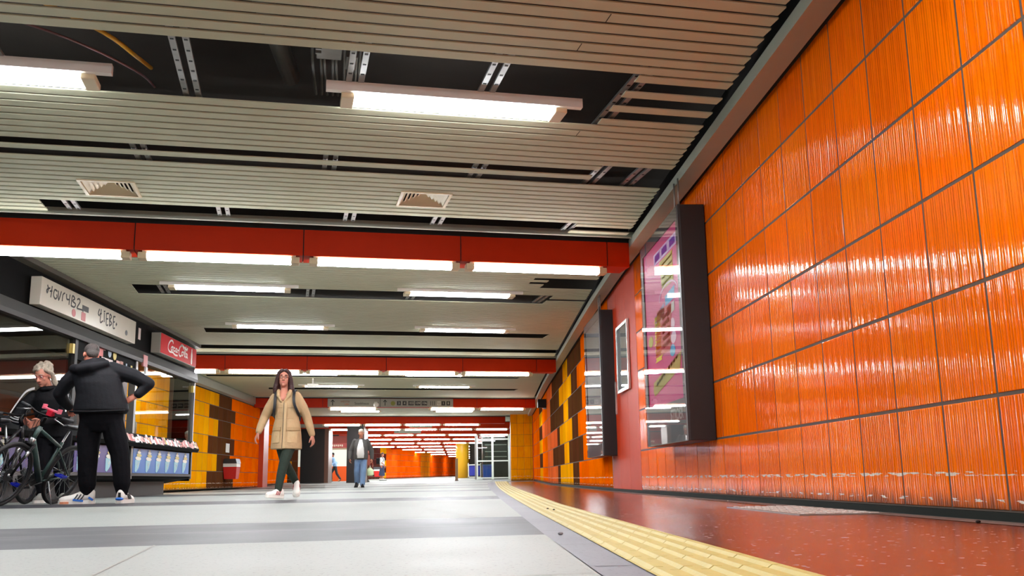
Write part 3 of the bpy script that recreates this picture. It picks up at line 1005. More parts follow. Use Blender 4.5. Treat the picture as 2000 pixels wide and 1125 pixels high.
# poster (generic sweets advertisement)
PK = mat('poster_pink', (196, 22, 112), .45, var=.25, vscale=1.6, emit=((196, 20, 110), .16))
p0, p1, q0, q1 = .12, w_ - .12, zb + .40, zt - .12
mb = MB(); mb.box((.012, p0, q0), (.0178, p1, q1)); poster = mb.build('poster', PK, D1)
def pz(u, v):           # poster u: 0 = left (far) .. 1 = right (near); v: 0 bottom .. 1 top
    return Vector((.011, p1 - (p1 - p0) * u, q0 + (q1 - q0) * v))
def pshape(name, m, pts):
    mb = MB(); mb.prism([pz(*p) for p in pts], (-.0025, 0, 0)); return mb.build(name, m, poster)
LIL = mat('poster_lilac', (206, 182, 226), .5, emit=((206, 182, 226), .14)); VIO = mat('poster_violet', (120, 50, 150), .5, emit=((120, 50, 150), .14)); LIME = mat('poster_lime', (176, 176, 44), .5, emit=((176, 176, 44), .14))
YEL = mat('poster_yellow', (226, 214, 44), .5, emit=((226, 214, 44), .14)); BLU = mat('poster_blue', (80, 170, 214), .5, emit=((80, 170, 214), .14)); RED = mat('poster_red', (190, 30, 44), .5, emit=((190, 30, 44), .14)); PALE = mat('poster_pale', (226, 196, 214), .5, emit=((226, 196, 214), .14))
pshape('banner', LIL, [(.34, .87), (.97, .87), (.97, .94), (.34, .94)])
for a in (.37, .58, .80):
    pshape('banner_block', VIO, [(a, .884), (a + .15, .884), (a + .15, .927), (a, .927)])
pshape('wrapper', LIME, [(.55, .68), (.86, .68), (.86, .86), (.50, .86)])
for v in (.70, .74, .78, .82): pshape('wrapper_stripe', mat('poster_olive', (120, 116, 36), .5), [(.56, v), (.85, v + .012), (.85, v + .022), (.56, v + .012)])
mb = MB(); ribbon(mb, [pz(.45 + .25 * (1 - math.cos(a)), .62 + .075 * math.sin(a)) for a in [math.pi * i / 14 for i in range(15)]], .02, (-1, 0, 0)); mb.build('dome_outline', PALE, poster)
pshape('red_field', RED, [(.28, .30), (.72, .30), (.78, .56), (.36, .58)])
pshape('blue_tag', BLU, [(.62, .57), (.86, .58), (.88, .65), (.62, .63)])
pshape('white_tag', WHITE, [(.66, .50), (.86, .51), (.86, .565), (.66, .555)])
pshape('lilac_tag', mat('poster_periwinkle', (140, 130, 190), .5), [(.30, .48), (.58, .53), (.58, .60), (.30, .55)])
rnd = random.Random(5)
for i in range(8):
    v = .27 + i * .036
    pshape('yellow_letter', YEL, [(.25 + rnd.uniform(-.02, .02), v), (.46, v + rnd.uniform(-.004, .006)), (.44, v + .017), (.49, v + .03), (.27, v + .028), (.30, v + .014)])
for i in range(5):
    v = .33 + i * .042
    pshape('gold_letter', mat('poster_gold', (206, 176, 60), .5), [(.52, v), (.72, v + .012), (.70, v + .036), (.50, v + .022)])
for (u, v, m) in ((.78, .44, PALE), (.80, .36, PALE), (.76, .29, BLU), (.14, .42, LIME)):
    pshape('sweet', m, [(u - .07 + .07 * (1 - math.cos(a)), v + .035 * math.sin(a)) for a in [2 * math.pi * i / 12 for i in range(12)]])
mb = MB(); mb.prism([pz(*p) for p in ((.16, .10), (.20, .07), (.93, .17), (.97, .26), (.55, .20), (.18, .155))], (-.0025, 0, 0)); mb.build('yellow_packet', mat('poster_mustard', (200, 186, 54), .5), poster)
for i in range(9): pshape('packet_letter', mat('poster_brown', (140, 90, 60), .5), [(.27 + i * .07, .125 + i * .0125), (.32 + i * .07, .132 + i * .0125), (.32 + i * .07, .155 + i * .0125), (.27 + i * .07, .148 + i * .0125)])
D2, zb, zt, w_ = display('advertising_display', 'large black advertising display case, farther one beside the red-brown panel', 14.75, 16.55, 2.19, False)
MB().box((.012, .12, zb + .40), (.0178, w_ - .12, zt - .12)).build('poster', mat('poster_dim', (92, 82, 84), .4, var=.2), D2)
# framed notice on the painted panel
o = thing('framed_notice', 'silver framed notice sheet on the red-brown wall panel', 'picture frame', (2.36, 13.22, 1.40), 0)
fw, fh = .95, .97
mb = MB()
for lo, hi in (((-.02, 0, 0), (.008, .045, fh)), ((-.02, fw - .045, 0), (.008, fw, fh)), ((-.02, .045, 0), (.008, fw - .045, .045)), ((-.02, .045, fh - .045), (.008, fw - .045, fh))):
    mb.box(lo, hi)
mb.build('frame', mat('bright_silver', (214, 214, 210), .25, metal=.8), o)
MB().box((-.004, .04, .04), (.004, fw - .04, fh - .04)).build('sheet', mat('notice_sheet', (120, 124, 120), .5, var=.4, vscale=5), o)
MB().box((-.014, .045, .045), (-.010, fw - .045, fh - .045)).build('glass_pane', SGLASS, o)
MB().box((2.338, 14.36, 1.12), (2.362, 14.385, 1.60)).build('door_handle', mat('bright_silver', (214, 214, 210)), label='slim bright pull handle on the red-brown panel beside the notice', cat='handle')
o = thing('wall_speaker', 'small black box fixed high on the far mosaic wall', 'speaker', (wx(32.4) - .02, 32.4, 2.5), 0)
MB().box((-.28, -.14, 0), (0, .14, .28)).build('housing', BLACK, o, bevel=.012)
MB().box((-.1, .02, -.04), (.02, .06, .02)).build('bracket', GALV, o)
# floor plate by the skirting
o = thing('floor_grate', 'steel chequer plate set in the red floor beside the skirting', 'floor grate', (1.80, 5.18, 0.0), 0)
mb = MB(); mb.box((0, 0, 0), (.46, 1.42, .006)); mb.mi = 1; ch = mat('plate_cell', (214, 208, 200), .4, metal=.1)
for i in range(6):
    for j in range(17):
        x, y = .035 + i * .072, .03 + j * .081
        a = .024 if (i + j) % 2 else .012; b = .036 - a
        mb.box((x, y, .005), (x + a * 2, y + b * 2.2, .010))
mb.build('plate', [mat('plate_steel', (150, 146, 140), .4, metal=.5, var=.2), ch], o)
for n, (x, y, r_, lab) in enumerate([(.39, 3.81, .011, 'grey pebble lying on the grey kerb stones'), (.60, 6.66, .009, 'dark crumb on the yellow guide strip, the farther of two'), (.62, 6.44, .008, 'dark crumb on the yellow guide strip, the nearer of two'), (2.2, 4.12, .012, 'dark crumb on the floor against the skirting'), (2.25, 8.2, .008, 'pale crumb on the floor along the skirting')]):
    mb = MB(); mb.ball((x, y, .012 if n in (1, 2) else r_ * .5), (r_, r_ * .8, r_ * .55), 7, 5)
    mb.build('pebble', mat('pebble_grey', (120, 120, 124), .7) if n == 0 else (WHITE if n == 4 else BLACK), label=lab, cat='pebble')

# ================================================================== direction signs on the beams
def board(t, s0, s1, z0, z1, name, label):
    o = thing(name, label, 'sign', W(s0, t - .06, z0), TH)
    MB().box((0, 0, 0), (s1 - s0, .055, z1 - z0)).build('panel', mat('sign_panel', (150, 146, 132), .5), o)
    return o
SB = board(34.8, 1.36, 5.8, 2.76, 3.05, 'direction_sign', 'long grey direction sign with arrows and line numbers on third orange beam')
INK = mat('sign_ink', (22, 24, 24), .5)
def arrow(o, x, z, h, m=INK):
    mb = MB(); y = -.002
    ribbon(mb, [(x, y, z), (x, y, z + h)], h * .14, (0, -1, 0))
    ribbon(mb, [(x - h * .3, y, z + h * .62), (x, y, z + h * .98), (x + h * .3, y, z + h * .62)], h * .14, (0, -1, 0))
    return mb.build('arrow', m, o)
arrow(SB, .17, .05, .2); arrow(SB, 2.0, .05, .2)
put_text('lettering', 'WESTFA', .085, (.6, -.002, .185), (1, 0, 0), (0, 0, 1), mat('sign_redbrown', (130, 60, 44), .5), SB)
put_text('lettering', 'LEN', .085, (.66, -.002, .09), (1, 0, 0), (0, 0, 1), mat('sign_redorange', (190, 84, 44), .5), SB)
put_text('lettering', 'Stadthaus', .13, (1.18, -.002, .12), (1, 0, 0), (0, 0, 1), INK, SB)
def disc(o, name, x, z, r_, m):
    mb = MB(); mb.prism([(x + r_ * math.cos(a), -.001, z + r_ * math.sin(a)) for a in [2 * math.pi * i / 20 for i in range(20)]], (0, -.003, 0)); return mb.build(name, m, o)
disc(SB, 'pictogram', 1.72, .13, .05, INK); disc(SB, 'pictogram', 2.28, .13, .08, mat('sign_olive', (120, 124, 30), .5))
PALEI = mat('sign_pale_ink', (196, 192, 176), .5)
for x, tx, wd in ((2.42, '3', .14), (2.62, '4', .14), (2.82, '103', .2), (3.06, '109', .2), (3.3, '106', .2)):
    MB().box((x, -.004, .06), (x + wd, 0, .21)).build('line_badge', INK, SB)
    put_text('line_number', tx, .12, (x + wd / 2, -.005, .135), (1, 0, 0), (0, 0, 1), PALEI, SB)
for x, tx in ((3.86, 'U'), (4.02, '1'), (4.2, '8')):
    MB().box((x, -.004, .06), (x + .13, 0, .21)).build('line_badge', PALEI if tx == 'U' else INK, SB)
    put_text('line_number', tx, .12, (x + .065, -.005, .135), (1, 0, 0), (0, 0, 1), INK if tx == 'U' else PALEI, SB)
for x in (3.62, 3.69, 3.76): MB().box((x, -.003, .06), (x + .02, 0, .21)).build('bar_mark', INK, SB)
MB().box((1.82, -.004, .0), (1.835, 0, .29)).build('divider', INK, SB)
S2 = board(49.3, -6.0, -4.0, 2.8, 3.1, 'direction_sign', 'short grey sign on the fifth beam, left of walking man\'s head'); S2.location = W(.05 - .05, 49.24, 2.80)
arrow(S2, .2, .05, .2); MB().box((1.0, -.002, .02), (1.06, 0, .28)).build('divider', INK, S2)
S3 = board(49.3, 0, 1.15, 2.8, 3.1, 'direction_sign', 'short grey sign on the fifth beam, right half of the passage'); S3.location = W(6.0, 49.24, 2.8)
arrow(S3, .9, .05, .2)
S4 = board(55.5, 0, 1.5, 2.8, 3.08, 'direction_sign', 'dim grey sign on the sixth beam near the yellow column'); S4.location = W(5.9, 55.44, 2.8)
arrow(S4, .2, .05, .18)

# ================================================================== kiosk
KX = -5.55
K = thing('kiosk', 'long black glazed snack kiosk along the left side with stickered counter', 'kiosk', (KX, 0, 0))
KY0, KY1 = 4.0, 20.95
KBLK = mat('kiosk_black', (11, 11, 11), .7, spec=.06)
KGR = mat('kiosk_post_grey', (50, 49, 47), .5, spec=.2)
KTR = mat('kiosk_trim', (88, 84, 74), .5, spec=.2)
MB().box((-1.45, KY0, 2.5), (-.02, KY1, 3.06)).build('fascia', KBLK, K)
mb = MB(); mb.loft([[(-.02, y, 3.02), (.09, y, 3.035), (.09, y, 3.11), (-.02, y, 3.11)] for y in (KY0, KY1)]); mb.build('top_trim', KTR, K)
mb = MB(); mb.loft([[(-.12, y, 2.30), (.05, y, 2.30), (.06, y, 2.36), (.03, y, 2.50), (-.12, y, 2.50)] for y in (KY0, KY1)]); mb.build('header_rail', KGR, K)
for y, wd, m in ((KY0, .1, KGR), (8.2, .08, KBLK), (14.40, .10, KGR), (17.12, .10, GREYM), (20.9, .06, GREYM)):
    MB().box((-.10, y - wd / 2, .30), (.015, y + wd / 2, 2.32)).build('post', m, K)
for y0, y1 in ((KY0 + .06, 8.15), (8.25, 14.34), (17.18, 20.86)):
    MB().box((-.04, y0, 1.02), (-.03, y1, 2.30)).build('glass_pane', GLASS, K)
MB().box((-.06, 14.45, 2.02), (-.005, 17.07, 2.44)).build('sticker_board', KBLK, K)
MB().box((-.35, 14.45, .84), (-.04, 17.07, .9)).build('serving_ledge', KBLK, K)
MB().box((-1.3, 15.9, .9), (-.9, 17.0, 1.6)).build('rear_cabinet', mat('cabinet_dark', (34, 28, 26), .5), K)
mb = MB(); mb.loft([[(-.1, y, .86), (.10, y, .84), (.13, y, .90), (.06, y, 1.06), (-.1, y, 1.07)] for y in (10.0, 21.03)]); SH = mb.build('counter_shelf', KBLK, K)
mb = MB(); mb.loft([[(-.5, y, .22), (-.02, y, .30), (.0, y, .36), (.0, y, .86), (-.5, y, .86)] for y in (KY0, 20.92)]); mb.build('counter_front', KBLK, K)
mb = MB(); mb.loft([[(.0, y, .35), (.02, y, .35), (.02, y, .395), (.0, y, .395)] for y in (10, 20.88)]); mb.build('counter_sill', DGREY, K)
MB().box((-1.4, KY0, 0), (-.28, 20.05, .26)).build('plinth', mat('plinth_dark', (36, 35, 35), .5), K)
MB().box((-1.45, KY0, .26), (-1.40, KY1, 2.5)).build('rear_wall', mat('kiosk_rear', (84, 52, 34), .6, var=.4, vscale=1.2), K)
MB().box((-.42, 20.88, .26), (-.02, 20.94, 2.5)).build('end_panel', KBLK, K)
MB().box((-.50, 20.86, .8), (-.42, 20.95, 2.5)).build('end_post', mat('kiosk_pinkish', (140, 100, 78), .5), K)
MB().box((-1.4, 20.90, .3), (-.42, 20.95, 1.02)).build('end_panel', mat('display_yellowgreen', (170, 176, 70), .5, var=.3), K)
MB().box((-1.4, KY0, 2.46), (-.06, KY1, 2.5)).build('inner_ceiling', mat('kiosk_inner', (70, 58, 46), .6), K)
MB().box((-1.4, 9.0, .86), (-.5, 17, .92)).build('inner_counter', mat('kiosk_inner', (70, 58, 46)), K)
for y0, y1, z0, z1, m in ((9.6, 11.4, .92, 1.6, 'a'), (11.8, 13.0, .92, 2.1, 'b'), (13.3, 14.2, .92, 1.9, 'c')):
    MB().box((-1.38, y0, z0), (-1.0, y1, z1)).build('rear_cabinet', mat('cab_' + m, {'a': (90, 40, 26), 'b': (60, 40, 30), 'c': (110, 60, 40)}[m], .5), K)
for y in (14.30, 20.82):
    MB().box((-.03, y - .05, 2.08), (.02, y + .02, 2.22)).build('window_latch', mat('brass', (190, 166, 84), .35, metal=.4), K)
# white bottle / dispenser standing inside
mb = MB(); mb.oval([(-.3, 18.1, 1.07, .05, .05), (-.3, 18.1, 1.3, .05, .05), (-.3, 18.1, 1.34, .02, .02), (-.3, 18.1, 1.4, .02, .02)]); b = mb.build('bottle', WHITE, None, True, 'white bottle standing on the counter behind the kiosk glass', 'bottle', loc=(KX, 0, 0))
# blue ice cream panel
def cone(o, y, z, h, parent_m):
    """cup-shaped wafer and swirl, tilted, on the counter front"""
    c, s = math.cos(-.12), math.sin(-.12)
    def T(a, b, q): return (.012 + q, y + 2.3 * (a * c - b * s), z + a * s + b * c)
    mb = MB(); mb.prism([T(a * h, b * h, 0) for a, b in ((-.16, .02), (.14, .05), (.10, -.30), (-.02, -.5), (-.09, -.46))], (.004, 0, 0)); mb.build('sundae_glass', mat('ice_glass', (150, 206, 220), .3), o)
    mb = MB(); ribbon(mb, [T(-.07 * h, -.05 * h, .005), T(.0, -.2 * h, .005), T(.06 * h, -.02 * h, .005), T(.02 * h, -.33 * h, .005)], .014, (1, 0, 0), .002); mb.build('glass_shine', WHITE, o)
    for k, (a, b, r_) in enumerate(((0, .1, .17), (.02, .24, .15), (.0, .36, .11), (-.02, .45, .06))):
        mb = MB(); mb.prism([T((a + r_ * math.cos(q)) * h, (b + r_ * .5 * math.sin(q)) * h, .003 + k * .001) for q in [2 * math.pi * i / 14 for i in range(14)]], (.003, 0, 0)); mb.build('cream_swirl', mat('ice_cream', (232, 228, 214), .5) if k % 2 == 0 else mat('ice_yellow', (206, 190, 120), .5), o)
def adpanel(label_, y0, y1, rgb, n):
    p = MB().box((.002, y0, .40), (.012, y1, .82)).build('advert_panel', mat('advert_%d' % rgb[2], rgb, .35, var=.15, vscale=2), K)
    for i in range(n):
        cone(p, y0 + (y1 - y0) * (i + .42) / n, .61, .40, None)
adpanel('blue', 17.2, 20.72, (44, 112, 190), 6)
adpanel('violet', 14.6, 16.95, (70, 60, 130), 4)
adpanel('violet', 10.6, 14.2, (70, 60, 130), 3)
# stickers
rnd = random.Random(11)
SC = [mat('sticker_%d' % i, c, .5) for i, c in enumerate([(226, 208, 204), (204, 90, 84), (222, 222, 220), (196, 120, 120), (60, 60, 62), (216, 196, 90), (206, 150, 140), (170, 96, 70), (150, 170, 190)])]
y = 16.6
while y < 20.95:
    wd = rnd.uniform(.06, .12); h = rnd.uniform(.09, .16)
    z0 = .905 + rnd.uniform(0, .03); k = rnd.choice([0, 0, 1, 2, 2, 3, 3, 6, 6, 5])
    def fx(z): return .132 - .07 * (z - .90) / .16 + .002
    mb = MB(); mb.prism([(fx(z0), y, z0), (fx(z0), y + wd, z0), (fx(z0 + h * .9), y + wd + rnd.uniform(-.02, .02), z0 + h * .9), (fx(z0 + h * .9), y, z0 + h * .9)], (.002, 0, .001)); st = mb.build('sticker', SC[k], K)
    if rnd.random() < .7:
        zz = z0 + h * .3
        mb = MB(); mb.prism([(fx(zz) + .003, y + wd * .2, zz), (fx(zz) + .003, y + wd * .8, zz), (fx(zz + h * .3) + .003, y + wd * .75, zz + h * .3), (fx(zz + h * .3) + .003, y + wd * .25, zz + h * .3)], (.001, 0, 0)); mb.build('sticker_print', SC[rnd.choice([1, 2, 4, 7])], st)
    y += wd * rnd.uniform(.85, 1.25)
for (y, z, wd, h, k, rnd_) in [(14.6, 2.36, .10, .12, 5, 1), (14.85, 2.38, .13, .14, 0, 1), (14.95, 2.24, .55, .12, 1, 0), (15.32, 2.33, .08, .07, 2, 1), (15.52, 2.33, .07, .09, 3, 0), (15.72, 2.28, .15, .15, 8, 1), (15.95, 2.27, .16, .16, 5, 1), (15.45, 2.14, .5, .07, 0, 0),
                               (16.12, 2.10, .16, .2, 6, 0), (16.3, 2.10, .14, .22, 7, 0), (16.46, 2.08, .1, .13, 2, 0), (16.58, 2.14, .06, .12, 8, 0), (16.72, 2.06, .1, .14, 1, 0), (16.83, 2.12, .08, .15, 5, 0), (16.95, 2.06, .06, .08, 2, 0)]:
    mb = MB()
    if rnd_: mb.prism([(0, y + wd / 2 + wd / 2 * math.cos(a), z + h / 2 * math.sin(a)) for a in [2 * math.pi * i / 16 for i in range(16)]], (.003, 0, 0))
    else: mb.prism([(0, y, z - h / 2), (0, y + wd, z - h / 2), (0, y + wd, z + h / 2), (0, y, z + h / 2)], (.003, 0, 0))
    mb.build('sticker', SC[k], K)
for (y, z, wd, h, k) in ((17.3, 2.18, .22, .2, 3), (17.45, 2.02, .1, .12, 2), (17.18, 2.8, .12, .2, 0)):
    x0 = .03 if z < 2.5 else -.02
    MB().box((x0, y, z - h / 2 + (.16 if z < 2.5 else 0)), (x0 + .032 if z < 2.5 else x0 + .004, y + wd, z + h / 2 + (.16 if z < 2.5 else 0))).build('sticker', SC[k], K)

# white sign box with graffiti, red soft drink sign box
o = thing('sign_box', 'white sign box with black graffiti above the kiosk window', 'sign', (KX, 12.78, 2.53))
L1, H1, DX = 3.80, .375, .13
MB().box((-.01, 0, 0), (DX, L1, H1)).build('box', mat('sign_white', (206, 200, 184), .3, var=.05), o, bevel=.008)
GI = mat('graffiti_black', (20, 20, 24), .5)
def graf(strokes, y0, z0, wd, hs, m=GI, name='graffiti_stroke', ws=.023, par=None, dx=None):
    for st in strokes:
        mb = MB(); ribbon(mb, smoothpath([((DX if dx is None else dx) + .001, y0 + a * wd, z0 + b * hs) for a, b in st], 4), ws, (1, 0, 0), .002)
        mb.build(name, m, par or o)
graf([[(0, .9), (.10, .62), (.03, .3), (-.03, .45), (.05, .6), (.25, .75)], [(.42, .98), (.36, .05)], [(.25, .5), (.45, .6)],
      [(.9, .75), (.66, .78), (.6, .3), (.78, .1), (.92, .3), (.86, .48)], [(1.0, .85), (1.08, .1), (1.28, .9)], [(1.42, .15), (1.45, .7), (1.62, .9)],
      [(1.78, .9), (1.84, .5), (2.1, .55)], [(2.12, .98), (2.08, .1)],
      [(2.3, .1), (2.36, .95), (2.62, .82), (2.4, .56), (2.72, .4), (2.6, .1), (2.28, .12)],
      [(2.86, .85), (3.05, .98), (3.16, .75), (2.9, .2), (3.0, .12), (3.45, .16), (3.55, .0)]], .18, .14, .36, .17)
graf([[(.1, .95), (.0, .6), (.15, .5)], [(.28, 1.0), (.25, .1), (.52, .25)], [(.16, .62), (.34, .72)], [(.62, .85), (.66, .2)], [(.56, .92), (.7, .98)],
      [(.85, .9), (.9, .1), (1.1, .14)], [(.86, .88), (1.1, .95)], [(.88, .5), (1.06, .55)],
      [(1.25, .1), (1.22, .9), (1.42, .8), (1.26, .52), (1.48, .34), (1.24, .1)], [(1.64, .9), (1.66, .1), (1.86, .12)], [(1.62, .88), (1.84, .94)], [(1.66, .5), (1.8, .55)], [(1.98, .3), (2.02, .55)], [(1.94, .42), (2.08, .44)]], 2.05, .09, .40, .22, ws=.025)
MB().box((DX, 1.42, .165), (DX + .003, 1.66, .245)).build('sticker', SC[4], o)
for y, z, r_, k in ((1.12, .075, .07, 3), (3.34, .12, .055, 4)):
    mb = MB(); mb.prism([(DX, y + r_ * math.cos(a), z + r_ * .8 * math.sin(a)) for a in [2 * math.pi * i / 14 for i in range(14)]], (.003, 0, 0)); mb.build('sticker', SC[k], o)
MB().box((DX, 1.4, .02), (DX + .003, 1.56, .14)).build('sticker', SC[3], o)
o = thing('sign_box', 'red soft drink sign box with white script lettering at kiosk corner', 'sign', (KX, 17.88, 2.552))
L2, H2, DX2 = 2.44, .37, .16
MB().box((-.01, 0, 0), (DX2, L2, H2)).build('box', mat('sign_grey_white', (168, 162, 150), .4), o, bevel=.008)
MB().box((DX2, .01, .008), (DX2 + .006, L2 - .01, H2 - .008)).build('face', mat('sign_red', (200, 12, 22), .55, spec=.1), o)
WS = mat('sign_script_white', (240, 232, 226), .4)
DQ = DX2 + .007
cw = dict(m=WS, name='script_letter', dx=DQ)
# script: C o c a - C o l a with the long under- and over-swashes
graf([[(.62, .80), (.52, .98), (.30, .92), (.10, .60), (.06, .28), (.18, .10), (.34, .06), (.6, .10), (.9, -.02), (1.2, .02)]], .42, .075, .56, .24, ws=.034, **cw)
graf([[(.52, .38), (.42, .30), (.40, .14), (.52, .12), (.58, .28), (.50, .40), (.66, .38)], [(.84, .36), (.74, .38), (.68, .20), (.76, .12), (.88, .20)], [(1.08, .36), (.96, .38), (.92, .18), (1.02, .12), (1.1, .38), (1.1, .16), (1.18, .14)]], .42, .10, .56, .26, ws=.026, **cw)
graf([[(1.9, .72), (1.78, .96), (1.5, .86), (1.36, .56), (1.34, .22), (1.46, .06), (1.62, .12)], [(1.5, .86), (1.7, 1.02), (2.2, .80), (2.4, .98), (2.3, .74)]], .42, .075, .56, .24, ws=.034, **cw)
graf([[(1.78, .36), (1.68, .30), (1.66, .14), (1.78, .10), (1.86, .28), (1.78, .38), (1.92, .36)], [(2.0, .14), (2.2, .66), (2.14, .80), (2.02, .5), (2.02, .14), (2.12, .10)], [(2.34, .34), (2.22, .36), (2.18, .16), (2.28, .08), (2.38, .36), (2.38, .12), (2.46, .10)]], .42, .09, .56, .28, ws=.026, **cw)
graf([[(1.18, .3), (1.3, .34)]], .42, .10, .56, .26, ws=.03, **cw)
mb = MB(); by = 2.08
bp = [(.0, .0), (.045, .0), (.055, .06), (.045, .11), (.055, .16), (.05, .2), (.022, .25), (.018, .31), (.0, .31)]
mb.prism([(DQ, by + a, .025 + b) for a, b in bp] + [(DQ, by - a, .025 + b) for a, b in bp[::-1][1:-1]], (.003, 0, 0)); mb.build('bottle_emblem', WS, o)

# ================================================================== left wall and far things
def bin_(label, x, y, z, sc=1.0, rz=0):
    o = thing('litter_bin', label, 'litter bin', (x, y, z), rz, 'red litter bins'); o.scale = (sc, sc, sc)
    mb = MB(); mb.loft([[(-.17, -.2, 0), (.17, -.2, 0), (.17, .2, 0), (-.17, .2, 0)], [(-.2, -.26, .36), (.2, -.26, .36), (.2, .26, .36), (-.2, .26, .36)]]); mb.build('body', mat('bin_red', (196, 32, 24), .4), o)
    MB().box((-.2, -.26, .36), (.2, .26, .46)).build('band', WHITE, o)
    mb = MB(); mb.loft([[(-.21, -.28, .46), (.21, -.28, .46), (.21, .28, .46), (-.21, .28, .46)], [(-.17, -.28, .60), (.17, -.28, .60), (.17, .28, .60), (-.17, .28, .60)]]); mb.build('hood', DGREY, o)
    return o
bin_('red litter bin with white band and dark hood on the brown tiles', -6.84, 30.4, .32)
bin_('red and white litter bin farther off behind the woman with backpack', -5.05, 63.2, .22 + .22, 1.0, R(90))
MB().box((-7.048, 30.40, 1.12), (-7.036, 30.86, 1.39)).build('notice', mat('notice_pale', (190, 186, 170), .5, var=.2, vscale=12), label='pale paper notice on the brown tiles above the litter bin', cat='notice')
o = thing('advertising_pillar', 'tall glowing white advertising panel left of the dark pillar', 'advertising display', (-7.62, 50.0, .12), 0)
MB().box((-.02, .02, 0), (.24, .25, .7)).build('base', mat('bin_red', (196, 32, 24)), o)
MB().box((-.02, 0, .7), (.24, .3, 2.0)).build('lit_panel', mat('lit_panel', (255, 255, 255), .5, emit=((255, 250, 244), 3.0)), o)
MB().box((-.02, 0, 2.0), (.24, .3, 2.2)).build('cap', mat('bin_red', (196, 32, 24)), o)
# shop front between the two dark pillars
o = thing('shop_front', 'shop front with white board and red name strip behind the dark pillars', 'shop front', (-9.2, 60.2, .16), 0)
MB().box((-1.5, 0, 0), (2.6, .3, .92)).build('orange_base', mat('shop_orange', (226, 84, 10), .4), o)
MB().box((-1.5, .02, .92), (2.6, .3, 1.92)).build('white_board', mat('shop_white', (190, 190, 176), .5, emit=((200, 200, 186), .25)), o)
MB().box((-1.5, 0, 1.92), (2.6, .3, 2.02)).build('ledge', mat('shop_ledge', (160, 130, 100), .5), o)
MB().box((-1.5, .0, 2.02), (2.6, .3, 2.30)).build('name_strip', mat('shop_red', (168, 60, 54), .5), o)
MB().box((-1.5, .0, 2.30), (2.6, .3, 2.75)).build('upper_panel', mat('shop_upper', (140, 40, 20), .5), o)
mb = MB()
for i in range(9): mb.box((1.25 + i * .115, -.01, 2.10 + .02 * (i % 2)), (1.33 + i * .115, 0, 2.22))
mb.build('lettering', mat('shop_letter', (220, 190, 170), .5), o)
# round yellow column, brown post, glazed lift enclosure, blue bins
mb = MB(); mb.oval([(.36, 75.4, fz(75) - .02, .5, .5), (.36, 75.4, 2.75, .5, .5), (.36, 75.4, 2.95, .46, .46)], 28)
YC = mb.build('column', mat('column_yellow', (255, 186, 40), .3, var=.12, vscale=2), None, True, kind='structure')
o = thing('post', 'slim brown post standing in front of the round yellow column', 'post', (-.06, 50.2, fz(50.2)))
MB().box((-.07, -.03, 0), (.07, .03, 1.12)).build('upright', mat('post_brown', (122, 96, 70), .4, metal=.3), o)
MB().box((-.09, -.06, 0), (.09, .06, .03)).build('foot', DGREY, o)
o = thing('lift_enclosure', 'glazed white-framed lift enclosure beside the yellow end wall', 'lift', (1.12, 58.0, fz(58)))
FR = mat('lift_frame', (206, 214, 204), .35, var=.05)
HT = 2.72
for x, y in ((0, 0), (.92, 0), (1.9, 0), (0, 2.2), (1.9, 2.2)):
    MB().box((x - .06, y - .06, 0), (x + .06, y + .06, HT)).build('upright', FR, o)
MB().box((-.12, -.1, 0), (-.02, .0, HT)).build('upright', GREYM, o)
for z in (.04, 1.02, 2.28, HT - .08):
    MB().box((-.06, -.05, z), (1.96, .05, z + .07)).build('crossbar', FR, o)
    MB().box((-.05, .06, z), (.05, 2.2, z + .07)).build('crossbar', FR, o)
for x in (.03, .96):
    MB().box((x + .03, -.012, .1), (x + .86, .0, 2.62)).build('glass_pane', GLASS, o)
MB().box((.35, .8, 0), (1.9, 2.1, 2.5)).build('lift_car', mat('lift_car_dark', (60, 66, 60), .35, var=.4, vscale=2), o)
for z in (1.3, 1.6, 2.0): MB().box((.5, .76, z), (1.8, .8, z + .03)).build('car_rail', FR, o)
mb = MB(); mb.loft([[(-.24, -.2, 0), (.24, -.2, 0), (.24, .2, 0), (-.24, .2, 0)], [(-.28, -.24, .75), (.28, -.24, .75), (.28, .24, .75), (-.28, .24, .75)]])
bc = thing('waste_container', 'blue waste container seen through the glass of the lift', 'waste container', (1.75, 58.45, fz(58) + .04))
mb.build('body', mat('bin_blue', (34, 84, 176), .4), bc)
MB().box((-.29, -.25, .75), (.29, .25, .82)).build('lid', mat('bin_lid', (70, 130, 196), .4), bc)
bc = thing('barrow', 'deep blue container on white frame between yellow column and lift', 'waste container', (1.12, 70.0, fz(70)))
MB().box((-.36, -.3, .18), (.46, .3, .86)).build('body', mat('bin_deep_blue', (30, 40, 150), .4), bc)
for z in (.05, .9): MB().box((-.42, -.33, z), (.52, .33, z + .06)).build('frame', WHITE, bc)
for x in (-.40, .46): MB().box((x, -.33, .05), (x + .06, -.28, 1.05)).build('upright', WHITE, bc)
MB().box((.9, 76, 0), (5.2, 76.2, 3.1)).build('wall_far.001', mat('dark_backwall', (50, 46, 42), .7, var=.3), kind='structure')

